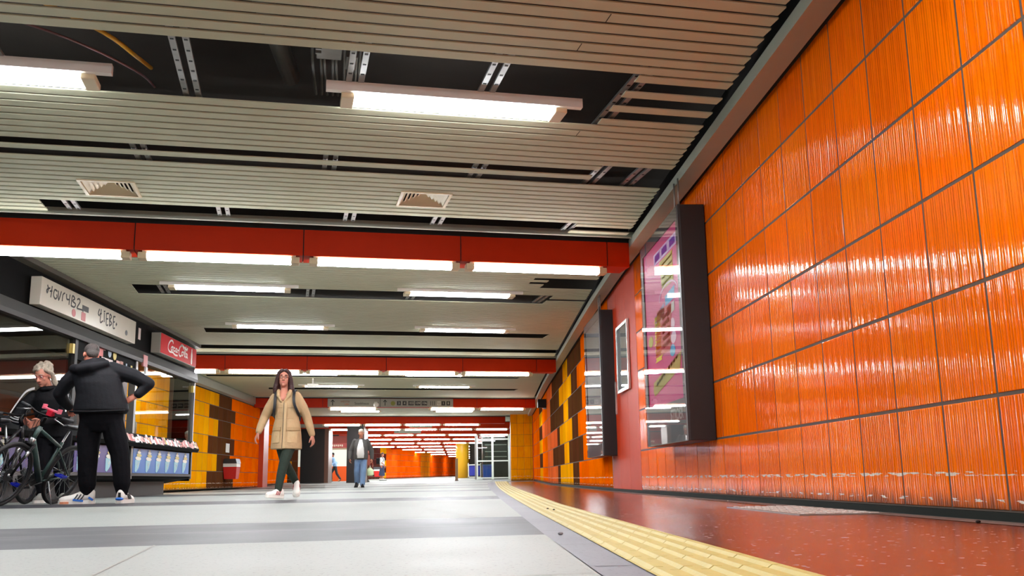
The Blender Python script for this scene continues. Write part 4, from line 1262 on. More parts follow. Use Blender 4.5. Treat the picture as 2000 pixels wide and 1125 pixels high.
# ================================================================== bicycles
TYRE = mat('tyre_rubber', (26, 26, 26), .7, bump=.2, bscale=120)
ALU = mat('bare_aluminium', (176, 178, 178), .3, metal=.9)
def bicycle(label, loc, heading, lean, steer, frame_rgb, pedal_rgb, name):
    root = thing('bicycle', label, 'bicycle', loc)
    FM = mat('bike_frame_%s' % name, frame_rgb, .35, metal=.2)
    PM = mat('bike_pedal_%s' % name, pedal_rgb, .4)
    M0 = Matrix.Rotation(heading, 4, 'Z') @ Matrix.Rotation(lean, 4, 'X')
    hb, ht = Vector((.885, 0, .72)), Vector((.83, 0, .90))
    ax = (ht - hb).normalized()
    S = M0 @ Matrix.Translation(hb) @ Matrix.Rotation(steer, 4, ax) @ Matrix.Translation(-hb)
    def T(m, *pts): return [m @ Vector(p) for p in pts]
    def wheel(nm, c, m):
        c = Vector(c); r_ = .335
        mb = MB(); N = 40
        rings = []
        for i in range(N):
            a = 2 * math.pi * i / N
            rings.append([m @ (c + Vector(((r_ + .022 * math.cos(b)) * math.cos(a), .024 * math.sin(b), (r_ + .022 * math.cos(b)) * math.sin(a)))) for b in [2 * math.pi * k / 8 for k in range(8)]])
        mb.loft(rings, False, True)
        ty = mb.build(nm, TYRE, root, True)
        mb = MB()
        mb.loft([[m @ (c + Vector((q * math.cos(a), o, q * math.sin(a)))) for q, o in ((.318, .012), (.300, .010), (.300, -.010), (.318, -.012))] for a in [2 * math.pi * i / N for i in range(N)]], False, True)
        mb.build('rim', DGREY, ty)
        mb = MB(); mb.tube(T(m, c + Vector((0, -.05, 0)), c + Vector((0, .05, 0))), .018, 10); mb.build('hub', ALU, ty, True)
        mb = MB(); mb.tube(T(m, c + Vector((0, .028, 0)), c + Vector((0, .032, 0))), .07, 20); mb.build('brake_disc', DGREY, ty)
        for i in range(20):
            a = 2 * math.pi * i / 20; s = .025 if i % 2 else -.025
            mb = MB(); mb.tube(T(m, c + Vector((.02 * math.cos(a + .9), s, .02 * math.sin(a + .9))), c + Vector((.302 * math.cos(a), 0, .302 * math.sin(a)))), .0016, 4); mb.build('spoke', ALU, ty)
        return ty
    wheel('rear_wheel', (0, 0, .357), M0)
    wheel('front_wheel', (1.06, 0, .357), S)
    bb, st = Vector((.44, 0, .29)), Vector((.30, 0, .74))
    mb = MB()
    mb.tube(T(M0, hb, ht), .026, 12); mb.tube(T(M0, hb + Vector((-.02, 0, .02)), bb), .034, 12); mb.tube(T(M0, ht + Vector((-.01, 0, -.03)), st + Vector((0, 0, -.06))), .019, 10)
    mb.tube(T(M0, bb, st), .018, 10)
    for s in (-1, 1):
        mb.tube(T(M0, bb + Vector((0, .02 * s, 0)), Vector((0, .06 * s, .357))), .010, 8); mb.tube(T(M0, st + Vector((.02, .02 * s, -.1)), Vector((0, .06 * s, .357))), .009, 8)
    fr = mb.build('frame', FM, root, True)
    mb = MB(); mb.tube(T(M0, hb - ax * .02, hb + ax * .05), .033, 12); mb.build('headset', ALU, fr, True)
    mb = MB(); mb.tube(T(S, hb + Vector((0, -.06, -.02)), hb + Vector((0, .06, -.02))), .022, 10)
    for s in (-1, 1):
        mb.tube(T(S, hb + Vector((0, .055 * s, -.02)), Vector((.98, .06 * s, .55)), Vector((1.06, .06 * s, .357))), [.017, .015, .012], 10)
    fk = mb.build('fork', BLACK, root, True)
    for s in (-1, 1):
        mb = MB(); mb.tube(T(S, Vector((.935, .058 * s, .63)), Vector((.965, .06 * s, .56))), .019, 10); mb.build('fork_stanchion', ALU, fk, True)
    mb = MB(); mb.tube(T(S, ht, ht + ax * .10, ht + ax * .12 + Vector((.07, 0, .02))), .017, 10); mb.build('stem', BLACK, root, True)
    hc = ht + ax * .12 + Vector((.07, 0, .02))
    mb = MB(); mb.tube(T(S, *smoothpath([hc + Vector((-.05, -.34, .03)), hc + Vector((-.02, -.2, .025)), hc + Vector((0, -.08, 0)), hc + Vector((0, .08, 0)), hc + Vector((-.02, .2, .025)), hc + Vector((-.05, .34, .03))], 4)), .012, 8)
    hbar = mb.build('handlebar', BLACK, root, True)
    for s in (-1, 1):
        mb = MB(); mb.tube(T(S, hc + Vector((-.027, .22 * s, .026)), hc + Vector((-.053, .35 * s, .031))), [.017, .02], 10); mb.build('grip', mat('grip_grey', (52, 54, 56), .6), hbar, True)
        mb = MB(); mb.tube(T(S, hc + Vector((-.01, .17 * s, .02)), hc + Vector((.05, .19 * s, .0)), hc + Vector((.03, .32 * s, -.03))), .007, 6); mb.build('brake_lever', ALU, hbar, True)
        mb = MB(); mb.tube(T(S, *smoothpath([hc + Vector((.03, .17 * s, .0)), hc + Vector((.14, .1 * s, -.03)), hc + Vector((.10, .05 * s, -.2)), hc + Vector((.06, .05 * s, -.36))], 5)), .0035, 5); mb.build('brake_cable', BLACK, hbar, True)
    if name == 'green':
        RD = mat('phone_clip_red', (206, 30, 56), .4)
        mb = MB(); mb.box((hc.x - .02, .06, hc.z + .01), (hc.x + .04, .12, hc.z + .07), S); mb.build('phone_clip', RD, hbar)
        mb = MB(); mb.box((hc.x - .03, -.02, hc.z + .065), (hc.x + .02, .18, hc.z + .082), S); mb.box((hc.x - .035, .17, hc.z + .06), (hc.x + .025, .185, hc.z + .11), S); mb.box((hc.x - .035, -.03, hc.z + .06), (hc.x + .025, -.015, hc.z + .11), S); mb.build('phone_clip_arm', mat('phone_clip_pink', (236, 120, 140), .4), hbar)
    mb = MB(); mb.tube(T(M0, bb, Vector((.262, 0, .88))), .013, 10); mb.build('seat_post', ALU, root, True)
    mb = MB(); sx, sz = .245, .885
    secs = [(-.14, .005, .075, .03), (-.11, .07, .085, .045), (-.05, .085, .088, .05), (.03, .055, .08, .045), (.1, .028, .074, .035), (.145, .018, .066, .022)]
    mb.loft([[M0 @ Vector((sx + x, w_ * math.cos(a), sz + h - hh + hh * math.sin(a) * .7)) for a in [2 * math.pi * k / 14 for k in range(14)]] for x, w_, h, hh in secs])
    mb.build('saddle', mat('saddle_black', (34, 34, 36), .45), root, True)
    mb = MB(); mb.tube(T(M0, bb + Vector((0, -.06, 0)), bb + Vector((0, -.065, 0))), .085, 24); cr = mb.build('chainring', DGREY, root)
    ca = R(-38)
    for s in (-1, 1):
        e = bb + Vector((s * .17 * math.cos(ca), -.075 * s, s * .17 * math.sin(ca)))
        mb = MB(); mb.tube(T(M0, bb + Vector((0, -.065 * s, 0)), e), .010, 8); mb.build('crank_arm', BLACK, cr, True)
        mb = MB()
        y0, y1 = sorted((e.y - .02 * s, e.y - .12 * s))
        for dx in (-.05, .042): mb.box((e.x + dx, y0, e.z - .012), (e.x + dx + .008, y1, e.z + .012), M0)
        for yy in (y0, (y0 + y1) / 2, y1 - .006): mb.box((e.x - .05, yy, e.z - .012), (e.x + .05, yy + .006, e.z + .012), M0)
        mb.build('pedal', PM, cr)
    mb = MB(); mb.tube(T(M0, Vector((.36, .06, .3)), Vector((.30, .20, .012))), .009, 8); mb.build('kickstand', ALU, root, True)
    mb = MB(); mb.box((-.02, -.03, .80), (.03, .03, .84), M0); mb.build('rear_light', mat('rear_light_red', (190, 40, 40), .3), root)
    mb = MB()
    for i in range(26):
        a0, a1 = [2 * math.pi * k / 26 * .42 + 1.0 for k in (i, i + 1)]
        pass
    mb.tube(T(M0, bb + Vector((0, -.062, .085)), Vector((0, -.05, .40))), .005, 5); mb.tube(T(M0, bb + Vector((0, -.062, -.085)), Vector((0, -.05, .31))), .005, 5); mb.build('chain', mat('chain_steel', (90, 88, 84), .4, metal=.8), root)
    return root
bicycle('dark green bicycle with blue pedals and red handlebar clip by man in black', (-4.68, 11.76, 0), R(-100), R(-21), R(-6), (62, 84, 78), (24, 40, 180), 'green')
bicycle('black bicycle at the left edge of the photo, its saddle beside the grey-haired woman', (-4.96, 10.98, 0), R(97), R(-3), R(-8), (30, 30, 32), (40, 40, 40), 'black')

# ================================================================== people
SKIN = mat('skin', (190, 128, 106), .5, var=.05, vscale=18)
SKIN2 = mat('skin_ruddy', (176, 108, 86), .5, var=.06, vscale=18)
V = Vector
def hand(mb, wr, d, side, s=1.0, curl=.5, n_=None):
    """palm, four unequal bent fingers and a thumb from the side of the palm. d = hand direction, side = thumb side"""
    wr, d = V(wr), V(d).normalized()
    t = V(side); t = (t - d * t.dot(d)).normalized()
    nrm = d.cross(t) if n_ is None else V(n_)
    nrm = (nrm - d * nrm.dot(d) - t * nrm.dot(t)).normalized()
    for k in range(4):
        o = t * (.030 - k * .020) * s
        mb.cap(wr + o * .6 + d * .012 * s, wr + o + d * .082 * s, .016 * s, .0125 * s, 10)
        L = (.072, .080, .074, .058)[k] * s
        b = wr + o * 1.08 + d * .085 * s
        a1, a2, a3 = curl * .55 + .04 * k, curl * 1.2 + .06 * k, curl * 1.7 + .08 * k
        p1 = b + (d * math.cos(a1) + nrm * math.sin(a1)) * L * .46
        p2 = p1 + (d * math.cos(a2) + nrm * math.sin(a2)) * L * .32
        p3 = p2 + (d * math.cos(a3) + nrm * math.sin(a3)) * L * .25
        mb.chain([b, p1, p2, p3], [.0098 * s, .0090 * s, .0082 * s, .0070 * s], 8)
    b = wr + t * .026 * s + d * .022 * s
    p1 = b + (t * .72 + d * .62 + nrm * .25).normalized() * .040 * s
    p2 = p1 + (t * .25 + d * .85 + nrm * .40).normalized() * .030 * s
    p3 = p2 + (d * .8 + nrm * .5).normalized() * .020 * s
    mb.chain([b, p1, p2, p3], [.015 * s, .012 * s, .010 * s, .008 * s], 8)

def head_shapes(mb, c, f, u, s=1.0):
    """skull, jaw, brow, nose, cheeks, chin, ears"""
    c, f = V(c), V(f).normalized(); u = V(u); u = (u - f * u.dot(f)).normalized(); r = f.cross(u)
    rot = Matrix((r, f, u)).transposed()
    P = lambda a, b, q: c + r * a * s + f * b * s + u * q * s
    mb.ball(P(0, -.012, .028), [.074 * s, .094 * s, .086 * s], 20, 14, rot)
    mb.ball(P(0, .022, -.040), [.058 * s, .066 * s, .076 * s], 18, 12, rot)
    mb.ball(P(0, .058, -.092), [.026 * s, .022 * s, .020 * s], 12, 8, rot)
    for q in (-1, 1):
        mb.ball(P(.036 * q, .052, -.022), [.024 * s, .022 * s, .024 * s], 12, 8, rot)
        mb.ball(P(.077 * q, -.008, -.008), [.010 * s, .018 * s, .031 * s], 10, 8, rot)
        mb.cap(P(.018 * q, .080, .026), P(.048 * q, .064, .024), .009 * s, .008 * s, 8)
    mb.chain([P(0, .083, .012), P(0, .097, -.014), P(0, .104, -.030)], [.008 * s, .011 * s, .014 * s], 10)
    for q in (-1, 1): mb.ball(P(.013 * q, .090, -.032), .009 * s, 8, 6)
    mb.cap(P(-.016, .076, -.060), P(.016, .076, -.060), .008 * s, .008 * s, 8)
    mb.cap(P(-.014, .074, -.070), P(.014, .074, -.070), .008 * s, .008 * s, 8)
    return P, rot, r

def face_parts(root, P, rot, s, lip, brow, iris=(50, 40, 34)):
    ew, ed, lm = mat('eye_white', (224, 216, 208), .3), mat('eye_iris_%d' % iris[0], iris, .3), mat('lips_%d' % lip[0], lip, .45)
    for q in (-1, 1):
        e = MB().ball(P(.030 * q, .069, .008), [.0125 * s, .010 * s, .0085 * s], 10, 8, rot).build('eye', ew, root, True)
        MB().ball(P(.030 * q, .0775, .008), .0055 * s, 8, 6).build('iris', ed, e, True)
        mb = MB(); mb.tube([P(.014 * q, .088, .031), P(.032 * q, .082, .036), P(.050 * q, .066, .030)], [.004 * s, .0045 * s, .003 * s], 6); mb.build('eyebrow', brow, root, True)
    mb = MB(); mb.tube([P(-.022, .076, -.064), P(-.008, .085, -.0615), P(0, .0855, -.063), P(.008, .085, -.0615), P(.022, .076, -.064)], [.003 * s, .006 * s, .006 * s, .006 * s, .003 * s], 6); mb.build('lips', lm, root, True)

def glasses(root, P, s, m):
    mb = MB()
    for q in (-1, 1):
        mb.tube([P(q * (.032 + .024 * math.cos(a)), .088 - .010 * abs(math.cos(a)) * (1 if math.cos(a) > 0 else .2), .006 + .017 * math.sin(a)) for a in [2 * math.pi * i / 16 for i in range(16)]], .0022 * s, 5, True)
        mb.tube([P(q * .057, .078, .010), P(q * .078, .03, .012), P(q * .080, -.012, .008)], .0022 * s, 5)
    mb.tube([P(-.009, .092, .010), P(0, .098, .013), P(.009, .092, .010)], .0022 * s, 5)
    return mb.build('glasses', m, root, True)

def shoe(root, ankle, toe, m, sole_m, stripes=None, s=1.0, heel_lift=0.0, sole_h=.03, name='shoe', extra=None):
    """ankle = point above heel on the ground plane of the foot; toe = direction"""
    a, d = V(ankle), V(toe).normalized()
    up = V((0, 0, 1)); up = (up - d * up.dot(d)).normalized(); r = d.cross(up)
    Q = lambda l, w_, h: a + d * l * s + r * w_ * s + up * h * s
    secs = [(-.065, .020, .02, .085), (-.055, .034, .0, .098), (-.02, .039, 0, .105), (.03, .040, 0, .100), (.07, .041, 0, .078), (.12, .046, 0, .058), (.165, .044, 0, .050), (.195, .032, .004, .042), (.212, .014, .010, .030)]
    mb = MB()
    mb.loft([[Q(l, w_ * math.cos(b), sole_h * .6 + (h0 if math.sin(b) < 0 else h1) * 1.0 * (abs(math.sin(b)) ** .8) * (1 if math.sin(b) > 0 else -0.1)) for b in [2 * math.pi * k / 16 for k in range(16)]] for l, w_, h0, h1 in secs])
    o = mb.build(name, m, root, True)
    mb = MB()
    ol = [(-.07, .018), (-.058, .034), (-.02, .040), (.04, .040), (.10, .046), (.16, .046), (.20, .033), (.218, .012)]
    pts = [(l, w_) for l, w_ in ol] + [(l, -w_) for l, w_ in ol[::-1]]
    mb.prism([Q(l, w_, 0) for l, w_ in pts], up * sole_h * s); mb.build('sole', sole_m, o)
    if stripes:
        for sd in (-1, 1):
            for k in range(3):
                mb = MB()
                l = .02 + k * .026
                ribbon(mb, [Q(l + .022, sd * .041, .035), Q(l + .008, sd * .0405, .055), Q(l - .006, sd * .033, .080)], .010 * s, r * sd, .004); mb.build('stripe', stripes, o)
    mb = MB()
    for k in range(4): mb.tube([Q(.035 + .022 * k, -.026, .094 - .009 * k), Q(.047 + .022 * k, .026, .092 - .009 * k)], .0035 * s, 5)
    mb.build('laces', extra or m, o)
    return o

# ---- woman in the beige parka -----------------------------------------
def woman():
    root = thing('person', 'person in beige parka and dark green trousers walking toward the viewer', 'person', (-2.20, 12.86, 0), 0)
    f, u = V((.10, -1, .10)), V((.03, .0, 1))
    hc = V((-.058, -.03, 1.535))
    mb = MB()
    P, rot, r = head_shapes(mb, hc, f, u, .98)
    mb.chain([hc + V((.0, .02, -.06)), V((-.055, .01, 1.40)), V((-.045, .02, 1.30))], [.052, .049, .07])
    mb.chain([V((-.055, -.02, 1.37)), V((-.055, -.082, 1.27))], [.05, .05])
    mb.oval([(-.01, 0, .80, .14, .10), (-.01, 0, .95, .13, .09), (-.02, 0, 1.2, .14, .09), (-.03, 0, 1.30, .12, .07)])
    shL, shR, elL, elR, wrL, wrR = V((-.185, .0, 1.285)), V((.12, .01, 1.30)), V((-.300, .03, 1.05)), V((.238, .06, 1.03)), V((-.358, -.07, .835)), V((.308, .07, .80))
    mb.chain([shL, elL, wrL], [.045, .036, .026]); mb.chain([shR, elR, wrR], [.045, .036, .026])
    hand(mb, wrL, V((-.38, -.22, -.88)), V((.35, -.9, .1)), .95, .7, V((.8, .2, -.35)))
    hand(mb, wrR, V((.20, -.06, -.97)), V((-.3, -.95, 0)), .95, .6, V((-.9, .2, -.2)))
    hipL, hipR = V((-.085, 0, .84)), V((.07, 0, .84))
    knF, anF, knB, anB = V((-.004, -.17, .45)), V((-.05, -.26, .10)), V((-.035, .10, .45)), V((.068, .40, .19))
    mb.chain([hipR, knF, anF], [.075, .052, .036]); mb.chain([hipL, knB, anB], [.075, .052, .036])
    link('body', remesh(mb, .0065, 2), SKIN, root)
    face_parts(root, P, rot, .98, (186, 96, 92), mat('brow_dark', (60, 36, 30), .7))
    glasses(root, P, .98, mat('spectacle_bronze', (112, 70, 50), .35))
    # hair: long, dark reddish brown, parted, falling behind the face to the shoulders
    mb = MB()
    mb.ball(P(0, -.030, .045), [.088, .092, .088], 20, 14, rot)
    for q in (-1, 1):
        mb.chain([P(.030 * q, .052, .098), P(.066 * q, .034, .070), P(.084 * q, .012, .0), P(.094 * q, -.012, -.07), P(.106 * q, -.02, -.135), P(.112 * q, -.028, -.19)], [.028, .030, .030, .034, .036, .022])
        mb.chain([P(.05 * q, -.06, .02), P(.07 * q, -.07, -.08), P(.08 * q, -.06, -.2)], [.05, .05, .035])
    mb.chain([P(0, -.08, .02), P(0, -.085, -.1), P(0, -.075, -.2)], [.06, .06, .05])
    link('hair', remesh(mb, .009, 3), mat('hair_dark_auburn', (52, 26, 24), .5, var=.35, vscale=22, bump=.5, bscale=60), root)
    # parka
    PK_ = mat('parka_beige', (178, 150, 110), .8, var=.10, vscale=9, bump=.55, bscale=16)
    mb = MB()
    mb.oval([(-.008, -.01, .625, .198, .180), (-.008, -.008, .68, .198, .178), (-.01, -.004, .82, .188, .156), (-.01, 0, .94, .172, .134), (-.01, 0, 1.02, .152, .118), (-.014, 0, 1.10, .162, .125), (-.024, 0, 1.20, .176, .126), (-.03, .005, 1.27, .180, .112), (-.035, .01, 1.325, .150, .088), (-.045, .015, 1.355, .09, .07)], 28)
    mb.chain([shL + V((.02, 0, .005)), V((-.245, .015, 1.16)), elL, V((-.335, -.025, .93)), wrL + V((.004, .006, .02))], [.068, .065, .058, .052, .042])
    mb.chain([shR + V((-.02, 0, .005)), V((.185, .035, 1.16)), elR, V((.276, .065, .91)), wrR + V((-.004, 0, .02))], [.068, .065, .058, .052, .042])
    for q, x in ((-1, -.125), (1, .03)):          # collar points, hood roll behind
        mb.chain([V((-.048 + q * .085, .045, 1.385)), V((-.048 + q * .078, -.03, 1.375)), V((-.048 + q * .07, -.10, 1.31)), V((-.048 + q * .022, -.125, 1.235))], [.026, .026, .022, .012])
    mb.chain([V((-.135, .06, 1.37)), V((-.045, .10, 1.38)), V((.045, .06, 1.37))], [.035, .045, .035])
    link('parka', remesh(mb, .008, 3), PK_, root)
    pk = mat('parka_beige_flap', (186, 160, 118), .8, var=.10, vscale=9, bump=.4, bscale=20); seam = mat('parka_seam', (128, 104, 70), .8); DKL = mat('zip_dark', (54, 46, 40), .6)
    def front(x, z):    # y of the parka's front at (x, z)
        tab = [(.6, .198, .191), (.82, .188, .160), (.94, .172, .134), (1.02, .152, .118), (1.10, .162, .125), (1.2, .176, .126), (1.27, .18, .112)]
        for (z0, a0, b0), (z1, a1, b1) in zip(tab, tab[1:]):
            if z <= z1:
                k = (z - z0) / (z1 - z0); a_, b_ = a0 + (a1 - a0) * k, b0 + (b1 - b0) * k; break
        else: a_, b_ = .18, .112
        return -b_ * math.sqrt(max(0.02, 1 - min(.97, ((x + .012) / a_) ** 2)))
    def patch(name, m, xs, z0, z1, th=.010, par=root):
        mb = MB(); n = 6
        rings = []
        for i in range(n + 1):
            x = xs[0] + (xs[1] - xs[0]) * i / n
            rings.append([V((x, front(x, z0) + .006, z0)), V((x, front(x, z0) - th, z0 + .004)), V((x, front(x, z1) - th, z1 - .004)), V((x, front(x, z1) + .006, z1))])
        mb.loft(rings); return mb.build(name, m, par)
    for xs in ((-.172, -.070), (.030, .165)):
        pk_ = patch('pocket', pk, xs, .70, .865, .012)
        patch('pocket_flap', mat('parka_flap_edge', (166, 138, 98), .8, var=.1), (xs[0] - .006, xs[1] + .006), .855, .905, .022, pk_)
    patch('zip', DKL, (-.036, -.030), .63, 1.22, .004)
    patch('placket', pk, (-.028, .004), .63, 1.215, .006)
    for xs in ((-.16, -.05), (.015, .12)): patch('chest_seam', seam, xs, 1.148, 1.152, .003)
    patch('waist_cord', seam, (-.15, .13), 1.008, 1.014, .003)
    # trousers
    TR = mat('trousers_dark_green', (46, 56, 48), .85, spec=.2, var=.2, vscale=12, bump=.45, bscale=24)
    mb = MB()
    mb.oval([(-.008, 0, .62, .10, .09), (-.008, 0, .72, .15, .105), (-.008, 0, .84, .155, .11), (-.008, 0, .95, .14, .10)])
    mb.chain([hipR, V((.035, -.078, .64)), knF, V((-.03, -.23, .28)), anF + V((0, 0, .015))], [.092, .084, .064, .056, .046])
    mb.chain([hipL, V((-.06, .03, .64)), knB, V((.02, .26, .32)), anB + V((-.004, -.01, .015))], [.092, .084, .064, .056, .046])
    link('trousers', remesh(mb, .008, 3), TR, root)
    SW_ = mat('trainer_white', (232, 230, 222), .5, var=.04); SOL = mat('sole_white', (238, 236, 228), .6); RS = mat('trainer_stripe_red', (150, 50, 56), .5)
    shoe(root, (-.045, -.255, .012), (-.52, -.85, .07), SW_, SOL, RS, 1.06)
    shoe(root, (.075, .385, .118), (.12, -.80, -.42), SW_, SOL, RS, 1.06)
    # necklace
    mb = MB(); mb.tube([V((-.055 + .05 * math.sin(a), -.075 - .045 * math.cos(a) + .02, 1.345 - .035 * math.cos(a))) for a in [-1.2 + 2.4 * i / 10 for i in range(11)]], .003, 5); mb.build('necklace', mat('necklace_silver', (226, 222, 214), .25, metal=.7), root, True)
    # backpack on her shoulders
    o = thing('backpack', 'black backpack with front straps worn by walking woman', 'backpack', (-2.20, 12.86, 0))
    mb = MB(); mb.box((-.16, .135, .92), (.10, .26, 1.31)); mb.build('pack', BLACK, o, bevel=.03)
    STR = mat('strap_black', (24, 26, 30), .6)
    for pts in ([(-.150, .12, 1.30), (-.155, .06, 1.385), (-.153, -.03, 1.375), (-.152, -.105, 1.29), (-.150, -.128, 1.21), (-.157, -.115, 1.12), (-.172, -.03, 1.06), (-.15, .12, 1.0)],
                [(.075, .12, 1.30), (.082, .06, 1.385), (.082, -.03, 1.372), (.086, -.105, 1.29), (.098, -.125, 1.20), (.128, -.105, 1.12), (.150, -.03, 1.05), (.13, .12, 1.0)]):
        sp = smoothpath(pts, 4); mb = MB()
        rings = []
        for i, p in enumerate(sp):
            d = (sp[min(i + 1, len(sp) - 1)] - sp[max(0, i - 1)]).normalized(); sd = V((1, 0, 0)); nn = d.cross(sd).normalized()
            rings.append([p + sd * .017 + nn * .006, p - sd * .017 + nn * .006, p - sd * .017 - nn * .006, p + sd * .017 - nn * .006])
        mb.loft(rings); mb.build('strap', STR, o)
woman()

# ---- man in black at the kiosk, seen from behind ------------------------
def kiosk_man():
    root = thing('person', 'person in black hooded jacket and black trousers seen from behind, hand on hip', 'person', (-3.99, 11.32, 0))
    f, u = V((-.55, .72, -.42)), V((-.12, .35, 1))
    hc = V((-.215, .05, 1.675))
    mb = MB()
    P, rot, r = head_shapes(mb, hc, f, u, 1.03)
    mb.chain([hc + V((.02, -.02, -.05)), V((-.17, .0, 1.58)), V((-.15, 0, 1.46))], [.062, .06, .085])
    mb.oval([(-.03, 0, .98, .17, .12), (-.05, 0, 1.2, .18, .12), (-.11, 0, 1.42, .18, .11), (-.13, 0, 1.50, .14, .08)])
    shL, shR, elL, elR, wrL, wrR = V((-.345, .02, 1.465)), V((.085, .02, 1.50)), V((-.535, .06, 1.24)), V((.435, .10, 1.345)), V((-.50, .26, 1.10)), V((.325, .06, 1.205))
    mb.chain([shL, elL, wrL], [.052, .042, .030]); mb.chain([shR, elR, wrR], [.052, .042, .030])
    hand(mb, wrR, V((-.80, -.05, -.42)), V((-.2, .4, .85)), 1.0, .35, V((0, 1, .1)))
    hand(mb, wrL, V((-.1, .8, -.4)), V((.9, .2, .3)), 1.0, .7)
    hipL, hipR = V((-.13, 0, .95)), V((.08, 0, .95)); knL, knR, anL, anR = V((-.145, -.02, .56)), V((.195, .0, .56)), V((-.14, -.0, .11)), V((.245, .0, .11))
    mb.chain([hipL, knL, anL], [.085, .06, .042]); mb.chain([hipR, knR, anR], [.085, .06, .042])
    link('body', remesh(mb, .0075, 2), SKIN2, root)
    face_parts(root, P, rot, 1.03, (170, 96, 86), mat('brow_dark', (60, 36, 30), .7))
    mb = MB()
    mb.ball(P(0, -.028, .048), [.084, .092, .082], 20, 14, rot); mb.ball(P(0, -.062, -.01), [.070, .048, .062], 16, 10, rot)
    link('hair', remesh(mb, .009, 2), mat('hair_dark_grey', (58, 52, 48), .7, var=.45, vscale=26, bump=.4, bscale=90), root)
    JK = mat('jacket_black', (20, 21, 25), .7, spec=.2, var=.25, vscale=7, bump=.3, bscale=11)
    mb = MB()
    mb.oval([(-.045, 0, 1.00, .285, .20), (-.042, 0, 1.04, .305, .215), (-.045, 0, 1.10, .295, .21), (-.06, 0, 1.22, .265, .20), (-.09, 0, 1.34, .262, .19), (-.118, 0, 1.44, .265, .165), (-.13, .005, 1.52, .225, .125), (-.145, .01, 1.57, .13, .09)], 30)
    mb.chain([shL + V((.03, 0, .01)), V((-.445, .035, 1.37)), elL, V((-.53, .15, 1.17)), wrL + V((0, -.01, .01))], [.095, .088, .076, .066, .055])
    mb.chain([shR + V((-.05, 0, .0)), V((.27, .06, 1.43)), elR, V((.385, .085, 1.28)), wrR + V((.02, 0, .02))], [.098, .088, .074, .064, .054])
    mb.chain([V((-.365, -.04, 1.515)), V((-.26, -.135, 1.495)), V((-.13, -.15, 1.515)), V((-.0, -.08, 1.56))], [.05, .062, .066, .05])
    mb.chain([V((-.31, .06, 1.55)), V((-.25, -.055, 1.555)), V((-.13, -.075, 1.585)), V((-.06, .0, 1.60))], [.038, .048, .05, .04])
    link('jacket', remesh(mb, .010, 3), JK, root)
    mb = MB()
    for k, x in ((0, -.2),): mb.tube(smoothpath([V((-.33, -.155, 1.02)), V((-.2, -.205, 1.015)), V((-.04, -.222, 1.012)), V((.12, -.19, 1.02)), V((.25, -.08, 1.03))], 4), .010, 6)
    mb.build('hem_band', mat('jacket_hem', (16, 17, 19), .7, spec=.2), root, True)
    TR = mat('trousers_black', (15, 15, 19), .9, spec=.15, var=.2, vscale=6, bump=.5, bscale=11)
    mb = MB()
    mb.oval([(-.03, 0, .80, .16, .14), (-.03, 0, .90, .235, .165), (-.035, 0, 1.0, .245, .165), (-.035, 0, 1.06, .22, .15)], 26)
    mb.chain([V((-.145, 0, .92)), V((-.155, -.01, .74)), knL, V((-.145, -.01, .36)), V((-.14, .0, .22)), V((-.14, 0, .13))], [.125, .128, .112, .102, .095, .068])
    mb.chain([V((.085, 0, .92)), V((.135, 0, .74)), knR, V((.225, .0, .36)), V((.24, 0, .22)), V((.245, 0, .13))], [.125, .124, .106, .098, .092, .066])
    link('trousers', remesh(mb, .010, 3), TR, root)
    SW_ = mat('trainer_offwhite', (222, 218, 210), .5, var=.06); SOL = mat('sole_white', (238, 236, 228), .6); BS = mat('stripe_black', (22, 22, 24), .5)
    a = shoe(root, (-.135, -.01, .006), (-.97, -.24, 0), SW_, SOL, BS, 1.32)
    b = shoe(root, (.25, .0, .006), (.05, .98, 0), SW_, SOL, BS, 1.3)
    BL_ = mat('trainer_blue', (40, 110, 200), .4); PE = mat('trainer_peach', (226, 150, 110), .5)
    def side(sh, ank, d, pts, m, nm, s=1.32, sd=-1):
        aa, d = V(ank), V(d).normalized(); up = V((0, 0, 1)); r_ = d.cross(up)
        mb = MB(); ribbon(mb, [aa + d * l * s + r_ * w_ * s * sd + up * h * s for l, w_, h in pts], .022, r_ * sd, .006); mb.build(nm, m, sh)
    for sd in (-1, 1):
        side(a, (-.135, -.01, .006), (-.97, -.24, 0), [(.02, .044, .026), (.06, .046, .030), (.10, .050, .036)], BL_, 'blue_flash', sd=sd)
        side(a, (-.135, -.01, .006), (-.97, -.24, 0), [(.13, .052, .012), (.17, .049, .012), (.20, .036, .012)], PE, 'peach_toe', sd=sd)
        side(a, (-.135, -.01, .006), (-.97, -.24, 0), [(-.055, .040, .030), (-.035, .043, .045), (-.02, .044, .055)], BL_, 'blue_heel', sd=sd)
    mb = MB(); mb.ball((.25, -.088, .055), (.045, .016, .018), 12, 8); mb.build('blue_heel', BL_, b, True)
    mb = MB(); mb.box((.238, -.100, .075), (.262, -.082, .125)); mb.build('heel_tab', BS, b)
kiosk_man()

